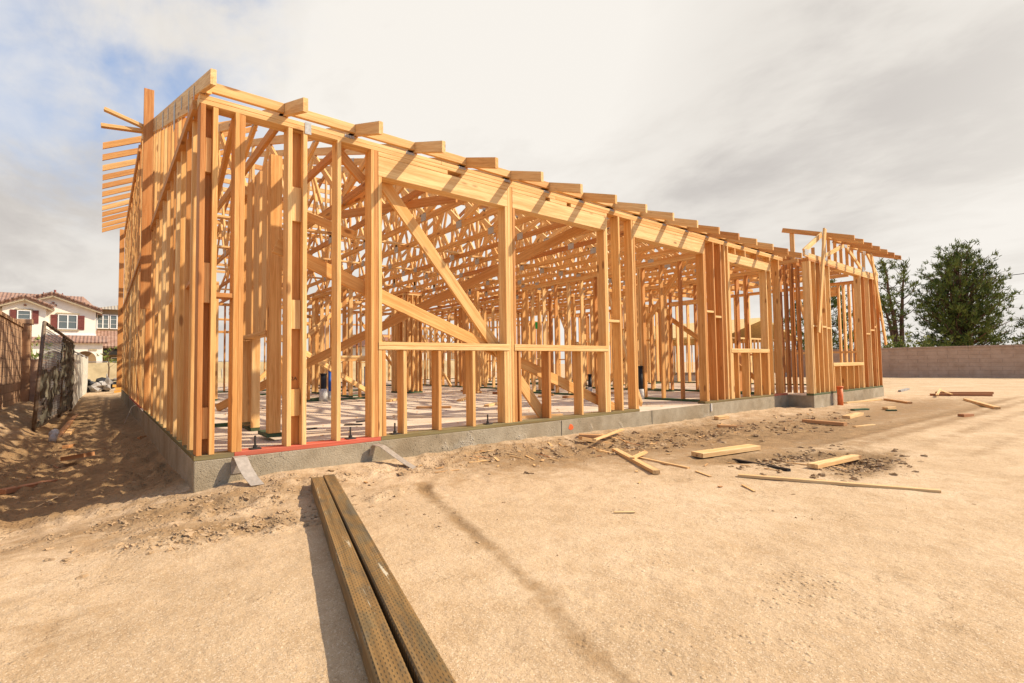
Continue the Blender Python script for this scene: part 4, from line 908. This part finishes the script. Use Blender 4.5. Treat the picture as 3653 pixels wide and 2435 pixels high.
def cream_house():
    Y = 62.; e = empty('stucco_house', (-5, Y, -.3), 'cream two storey stucco house with red tile roof and maroon shutters', 'house')
    mb = MB(); mb.prism([(-14, -.4), (-1.07, -.4), (-1.07, 6.78), (-4.3, 8.05), (-7.6, 6.7), (-14, 6.7)], 1, Y, Y+9); mb.obj('wall', STUC, e, (-5, Y, 0))
    mb = MB(); mb.prism([(-7.72, -.4), (-4.75, -.4), (-4.75, 6.85), (-6.16, 7.48), (-7.72, 6.7)], 1, Y-1.0, Y-.002); mb.obj('bay_wall', STUC, e, (-6, Y, 0))
    gable_roof(e, -8.3, -.55, -4.3, 6.80, 8.28, Y-.5, Y+9.2, TILE); gable_roof(e, -8.4, -4.2, -6.2, 6.80, 7.72, Y-1.5, Y+3, TILE)
    mb = MB(); mb.prism([(Y+2, 6.8), (Y+5.5, 8.75), (Y+9.5, 6.8)], 0, -16, -2.2); mb.add([(-2.2, Y+2, 6.8), (-2.2, Y+5.5, 8.75), (-2.2, Y+9.5, 6.8), (-.4, Y+5.5, 6.8)], [(0, 1, 3), (1, 2, 3)]); r = mb.obj('roof', TILE, e, (-5, Y, 8))
    for x, z, rr in ((-4.5, 9.3, .10), (-5.4, 9.0, .04), (-3.9, 9.0, .05)): mb = MB(); mb.tube([(x, Y+5.5, 8.3), (x, Y+5.5, z)], rr, 8); mb.obj('roof_pipe', SHUT, r, (x, Y+5.5, 8.5), True)
    w = window(e, -3.93, -2.47, 4.80, 6.25, Y-.02); 
    mb = MB(); mb.box((-4.05, Y-.12, 6.27), (-2.33, Y, 6.42)); mb.box((-4.05, Y-.12, 4.64), (-2.33, Y, 4.78)); mb.obj('window_trim', TRIMT, w, (-3, Y, 6))
    for x0, x1 in ((-4.45, -3.96), (-2.44, -1.93)): mb = MB(); mb.box((x0, Y-.06, 4.77), (x1, Y-.002, 6.2)); [mb.box((x0, Y-.08, z), (x1, Y-.06, z+.09)) for z in (5.0, 5.95)]; mb.obj('shutter', SHUT, e, (x0, Y, 5))
    w = window(e, -6.72, -5.78, 5.2, 6.42, Y-1.02, 1, 2); mb = MB(); mb.box((-6.85, Y-1.10, 6.44), (-5.65, Y-1.0, 6.56)); mb.obj('window_trim', TRIMT, w, (-6, Y-1, 6))
    for x0, x1 in ((-7.2, -6.76), (-5.7, -5.25)): mb = MB(); mb.box((x0, Y-1.06, 5.2), (x1, Y-1.002, 6.45)); mb.obj('shutter', SHUT, e, (x0, Y-1, 5))
    for x, z, y in ((-6.2, 6.92, Y-1.02), (-4.3, 7.35, Y-.02), (-4.5, 7.15, Y-.02), (-4.12, 7.13, Y-.02)): mb = MB(); mb.tube([(x, y-.1, z), (x, y+.1, z)], .11, 8); mb.obj('gable_vent', TILE, e, (x, y, z))
    # arcade storey with tiled skirt roof
    mb = MB(); arch = lambda xc, w_: [(xc-w_, -.4)]+[(xc-w_*math.cos(i*math.pi/10), 1.75+w_*math.sin(i*math.pi/10)) for i in range(11)]+[(xc+w_, -.4)]
    out = [(-9.5, -.4), (-9.5, 3.4), (-.46, 3.4), (-.46, -.4)]
    for xc in (-1.75, -4.05, -6.2): out += list(reversed(arch(xc, .82)))
    mb.prism(out, 1, Y-2.6, Y-2.3); mb.obj('arcade_wall', STUC, e, (-4, Y-2.5, 0)); mb = MB(); mb.box((-9.5, Y-.03, -.4), (-.5, Y-.003, 3.3)); mb.obj('porch_shade_panel', TANST, e, (-4, Y, 0))  # thin brown panel over the cream wall paints in the porch shade
    mb = MB(); mb.prism([(Y-3.0, 3.45), (Y-.003, 4.2), (Y-.003, 4.05), (Y-3.0, 3.30)], 0, -9.8, -.05); mb.obj('porch_roof', TILE, e, (-4, Y-1, 4))
    mb = MB(); mb.box((-9.8, Y-.08, 4.2), (-1.0, Y-.001, 4.36)); mb.obj('belt_trim', WHITE, e, (-4, Y, 4))
    window(e, -4.5, -3.5, .9, 2.3, Y-.07, 2, 1)
    mb = MB(); mb.box((-1.5, Y-2.66, 2.6), (-.9, Y-2.605, 2.8)); mb.obj('house_plaque', TRIMT, e, (-1, Y-2.6, 2.7))
    mb = MB(); mb.add([(-9.2, Y-1.2, 6.75), (-8.0, Y-1.2, 6.75), (-8.9, Y-.6, 7.55), (-9.6, Y-.6, 7.55)], [(0, 1, 2, 3)]); mb.obj('solar_panel', BLKP, e, (-9, Y, 7))
cream_house()
def brown_house():
    Y = 66.; e = empty('stucco_house', (3, Y, -.3), 'brown stucco house with grey tile roof beyond the cream house', 'house')
    mb = MB(); mb.box((-1.0, Y, -.4), (9, Y+9, 7.4)); mb.obj('wall', TANST, e, (3, Y, 0))
    mb = MB(); mb.add([(-1.6, Y-.6, 7.3), (9.6, Y-.6, 7.3), (9.6, Y+9.6, 7.3), (-1.6, Y+9.6, 7.3), (2.2, Y+4.5, 8.55), (5, Y+4.5, 8.55)], [(0, 1, 5, 4), (1, 2, 5), (2, 3, 4, 5), (3, 0, 4), (3, 2, 1, 0)]); mb.obj('roof', GTILE, e, (3, Y, 8))
    window(e, -1.0, .03, 5.2, 6.75, Y-.03, 2, 2); window(e, .10, 1.35, 5.2, 6.75, Y-.03, 2, 2); window(e, 1.5, 2.7, 5.2, 6.75, Y-.03, 2, 2)
    mb = MB(); mb.prism([(Y-3.0, 3.2), (Y-.003, 5.0), (Y-.003, 4.8), (Y-3.0, 3.0)], 0, -1.2, 8); mb.obj('porch_roof', TILE, e, (3, Y-1, 4))
    mb = MB(); mb.box((-.4, Y-2.8, 2.3), (8, Y-2.5, 2.95)); mb.obj('porch_beam', DARKIN, e, (3, Y-2.6, 2.6)); window(e, .3, 1.7, .5, 2.1, Y-.04, 1, 0)
brown_house()
def rear_house(x, y, w, lab, mat, wall_, zr=5.2):
    e = empty('low_house', (x, y, -.3), lab, 'house'); mb = MB(); mb.box((x, y, -.4), (x+w, y+8, 3.4)); mb.obj('wall', wall_, e, (x, y, 0))
    mb = MB(); mb.add([(x-.6, y-.6, 3.3), (x+w+.6, y-.6, 3.3), (x+w+.6, y+8.6, 3.3), (x-.6, y+8.6, 3.3), (x+3.5, y+4, zr), (x+w-3.5, y+4, zr)], [(0, 1, 5, 4), (1, 2, 5), (2, 3, 4, 5), (3, 0, 4), (3, 2, 1, 0)]); mb.obj('roof', mat, e, (x, y, 3.3))
    for i in range(3): window(e, x+1+i*w/3.2, x+2.6+i*w/3.2, .9, 2.5, y-.03, 2, 1)
rear_house(26, 58, 13, 'low white house with brown tile roof seen through the frame beyond the rear fence', BTILE, STUC); rear_house(41, 57, 11, 'low house with grey tile roof seen through the frame beyond the rear fence', GTILE, STUC)
def framed_neighbour(x, y, w, dp, h, lab, osb, rise):
    e = empty('house_frame', (x, y, -.3), lab, 'house frame'); mb = MB(); mb.box((x, y, -.6), (x+w, y+dp, 0)); mb.obj('foundation', CFLOOR, e, (x, y, 0))
    for (a, b) in (((x, y), (x+w, y)), ((x, y), (x, y+dp)), ((x+w, y), (x+w, y+dp)), ((x, y+dp), (x+w, y+dp))):
        a, b = Vector((*a, 0)), Vector((*b, 0)); L = (b-a).length; mb = MB(); d = (b-a)/L; sd = Vector((-d.y, d.x, 0))
        for i in range(int(L/.42)+1): p = a+d*min(i*.42+.03, L-.03); mb.board(p, p+Vector((0, 0, h)), .09, .04, sd, 0)
        mb.board(a+Vector((0, 0, h+.04)), b+Vector((0, 0, h+.04)), .09, .08, sd, 0); mb.obj('wall_framing', FIR, e, a)
    mb = MB()
    if osb: mb.prism([(x-.5, h+.1), (x+w/2, h+.1+rise), (x+w+.5, h+.1), (x+w+.5, h), (x+w/2, h+rise), (x-.5, h)], 1, y-.5, y+dp+.5); mb.obj('roof_sheathing', OSB, e, (x, y, h))
    else:
        for i in range(int(w/.6)): q = x+.3+.6*i; mb.board((q, y-.4, h+.1), (q, y+dp/2, h+rise), .12, .04, (0, 0, 1), 0); mb.board((q, y+dp/2, h+rise), (q, y+dp+.4, h+.1), .12, .04, (0, 0, 1), 0); mb.board((q, y, h+.13), (q, y+dp, h+.13), .1, .04, (0, 0, 1), 0)
        mb.obj('rafter_set', YEL, e, (x, y, h))
framed_neighbour(23.5, 8.5, 8, 9, 1.9, 'neighbouring timber frame with strand board roof seen through the side window', True, 1.1)
framed_neighbour(20.5, 34.5, 9, 5, 2.0, 'distant timber frame with yellow rafters seen through the big window', False, 2.2)

# ------------------------------------------------------------------ trees
def tuft(mb, c, r, d, rg, n=11, w=.038, tn=None):
    d = d.normalized(); tn = rg.random() if tn is None else tn*.75+rg.random()*.25
    for _ in range(n):
        v = Vector((rg.gauss(0, 1), rg.gauss(0, 1), rg.gauss(0, 1))).normalized(); v = (v*.9+d*.9+Vector((0, 0, .25))).normalized()*r*rg.uniform(.6, 1.1)
        s = v.cross(Vector((rg.random()-.5, rg.random()-.5, rg.random()-.5))).normalized()*w; o = c+Vector((rg.gauss(0, 1), rg.gauss(0, 1), rg.gauss(0, 1)))*r*.25
        mb.add([o-s, o+s, o+v+s*.25, o+v-s*.25], [(0, 1, 2, 3)], None, min(1, max(0, tn*.7+rg.random()*.4)))
def pine(px, py, h, label, seed, stems=((0, 0, 1.),), spread=.33, n_br=70, low=.12, open_=1., tr=.28, n_t=16, upsweep=.35, rnd=False):
    rg = random.Random(seed); z0 = -.4; e = empty('pine_tree', (px, py, z0), label, 'tree', 'pines beyond the far block wall'); tb = MB(); fb = MB()
    for (lx, ly, hs) in stems:
        H = h*hs; pts = []; 
        for i in range(9):
            u = i/8; pts.append(Vector((px+lx*u*u*H*.5+lx*u*H*.25+rg.uniform(-.08, .08)*i*.5, py+ly*u*H*.4, z0+u*H)))
        tb.tube(pts, [tr*(1-.9*i/8)+.02 for i in range(9)], 8)
        for b in range(n_br):
            u = low+(1-low)*((b+rg.random())/n_br); k = min(7, int(u*8)); o = pts[k].lerp(pts[k+1], u*8-k)
            prof = math.sin(math.pi*min(1, u*.84+.14))**.75 if rnd else math.sin(min(1, (1-u)*1.25+.05)*math.pi*.5)*(.55+.45*min(1, (u-low)/.18+.35)); ln = H*spread*prof*rg.uniform(.55, 1.15)+.25
            a = b*2.4+rg.uniform(-.5, .5); up = upsweep*(.2+u*1.3)+rg.uniform(-.15, .2); d = Vector((math.cos(a), math.sin(a), up)); d.normalize()
            q = [o, o+d*ln*.5+Vector((0, 0, -.04*ln)), o+d*ln+Vector((0, 0, .12*ln))]; r_ = tr*.28*(1-u*.7)+.01; tb.tube(q, [r_, r_*.6, r_*.25], 5)
            nt_ = max(3, int(n_t*ln/2.2*open_)); bt = rg.random()
            for j in range(nt_):
                v = 1-(.55*rg.random()**1.3) if ln > 1 else rg.random(); c = q[0].lerp(q[1], v*2) if v < .5 else q[1].lerp(q[2], v*2-1)
                off = Vector((rg.gauss(0, 1), rg.gauss(0, 1), rg.gauss(0, .75)))*(.13*ln*.5+.13); c2 = c+off
                if off.length > .3: tb.tube([c, c2], [.012, .006], 3, cap=False)
                tuft(fb, c2, rg.uniform(.24, .42), d*.6+off*.5+Vector((0, 0, .5)), rg, tn=bt)
        for j in range(6): tuft(fb, pts[-1]-Vector((0, 0, .25*j)), .4, Vector((0, 0, 1)), rg)
    tb.obj('trunk', BARK, e, (px, py, z0), True); fb.obj('crown', NEED, e, (px, py, z0))
pine(55.1, 4.3, 10.4, 'tall dense dark green pine, biggest tree behind the far block wall', 11, ((0, 0, 1.), (.16, -.12, .93), (-.16, .12, .90), (.30, -.22, .78), (-.30, .24, .72)), .30, 50, .10, .52, .34, 16, .55, True)
pine(51.0, 7.5, 9.3, 'open forked pine with bare limbs beside the corner of the wing', 12, ((.10, -.08, .97), (-.20, .15, .98), (-.38, .30, .66)), .20, 18, .42, .46, .22, 13, .6, True)
pine(60.5, -.6, 6.2, 'smaller pine cut by the right edge of the photo', 13, ((0, 0, 1.), (.2, -.1, .8)), .36, 46, .12, .9, .2, 13)
pine(45.5, 11.0, 7.8, 'dark pine seen through the open window of the wing', 14, ((0, 0, 1.),), .24, 56, .08, 1.0, .22, 16)
pine(52.5, 16.0, 7.0, 'pine hidden mostly by the wing framing', 15, ((0, 0, 1.),), .25, 40, .1, .9, .2, 13)
def bush(px, py, h, w, label, seed, mat, n=260, name='bush', stem=False):
    rg = random.Random(seed); e = empty(name, (px, py, -.3), label, 'tree' if stem else 'bush'); fb = MB(); tb = MB()
    if stem: tb.tube([(px, py, -.3), (px+.03, py, h*.45), (px-.02, py, h*.8)], [.035, .03, .015], 7)
    else:
        for i in range(6): tb.tube([(px, py, -.35), (px+rg.uniform(-w, w)*.5, py+rg.uniform(-w, w)*.5, h*.6)], [.04, .01], 5)
    for _ in range(n):
        v = Vector((rg.gauss(0, .45), rg.gauss(0, .45), rg.gauss(0, .45))); c = Vector((px+v.x*w, py+v.y*w, (h*.5+v.z*h*.5) if not stem else h*.75+v.z*h*.33)); tuft(fb, c, .22 if not stem else .13, Vector((v.x, v.y, .4)), rg, 6, .05 if not stem else .035)
        if stem and rg.random() < .3: tb.tube([(px, py, max(.4, c.z-.3)), c], [.012, .004], 4, cap=False)
    tb.obj('trunk', BARK, e, (px, py, -.3)); fb.obj('crown', mat, e, (px, py, -.3))
bush(47.5, 6.9, 2.6, 1.6, 'yellow green bush peeping over the far block wall below the forked pine', 1, BUSH); bush(52.5, 5.6, 2.5, 1.8, 'olive bush behind the far wall between two pines', 2, BUSH); bush(58, .6, 2.6, 1.8, 'yellow green bush behind the far wall at right of big pine', 3, BUSH)
bush(-.25, 30.8, 1.75, .42, 'young staked tree with sparse yellow leaves by the rear fence', 4, YLEAF, 16, 'young_tree', True); bush(-3.0, 29.5, 2.1, .7, 'thin shrub growing behind the leaning fence panel', 5, YLEAF, 70, 'shrub', False)
def cable():
    a, b = at(2085, 640, 0, 60), at(2440, 596, 0, 62); mb = MB(); n = 24
    a2, b2 = a+(a-b)*1.2, b+(b-a)*1.5; mb.tube([a2.lerp(b2, i/n)-Vector((0, 0, 1.6*4*(i/n)*(1-i/n)*.5)) for i in range(n+1)], .03, 5); tag(mb.obj('overhead_cable', BLKP, None, a), 'thin black overhead cable crossing the sky behind the pines', 'cable')
cable()
def hills():
    mb = MB(); rg = random.Random(3); n = 90; vs = []
    for i in range(n):
        a = R(-75)+R(150)*i/(n-1)+(math.pi/2-YAW); h = 60+75*max(0, float(fbm(np.array([i*.13]), np.array([2.]), 1, 4)[0]))*3.2
        for rr, k in ((3200, 0), (3500, 1), (4000, 0)): vs.append((CAM.x+rr*math.cos(a), CAM.y+rr*math.sin(a), -5+h*k))
    fs = [(3*i+j, 3*i+j+1, 3*i+j+4, 3*i+j+3) for i in range(n-1) for j in (0, 1)]; mb.add(vs, fs); struct(mb.obj('hills', plain('dry_hill_scrub', (.42, .38, .33), .95, 0, .3, .01), None, (0, 0, 0), True))
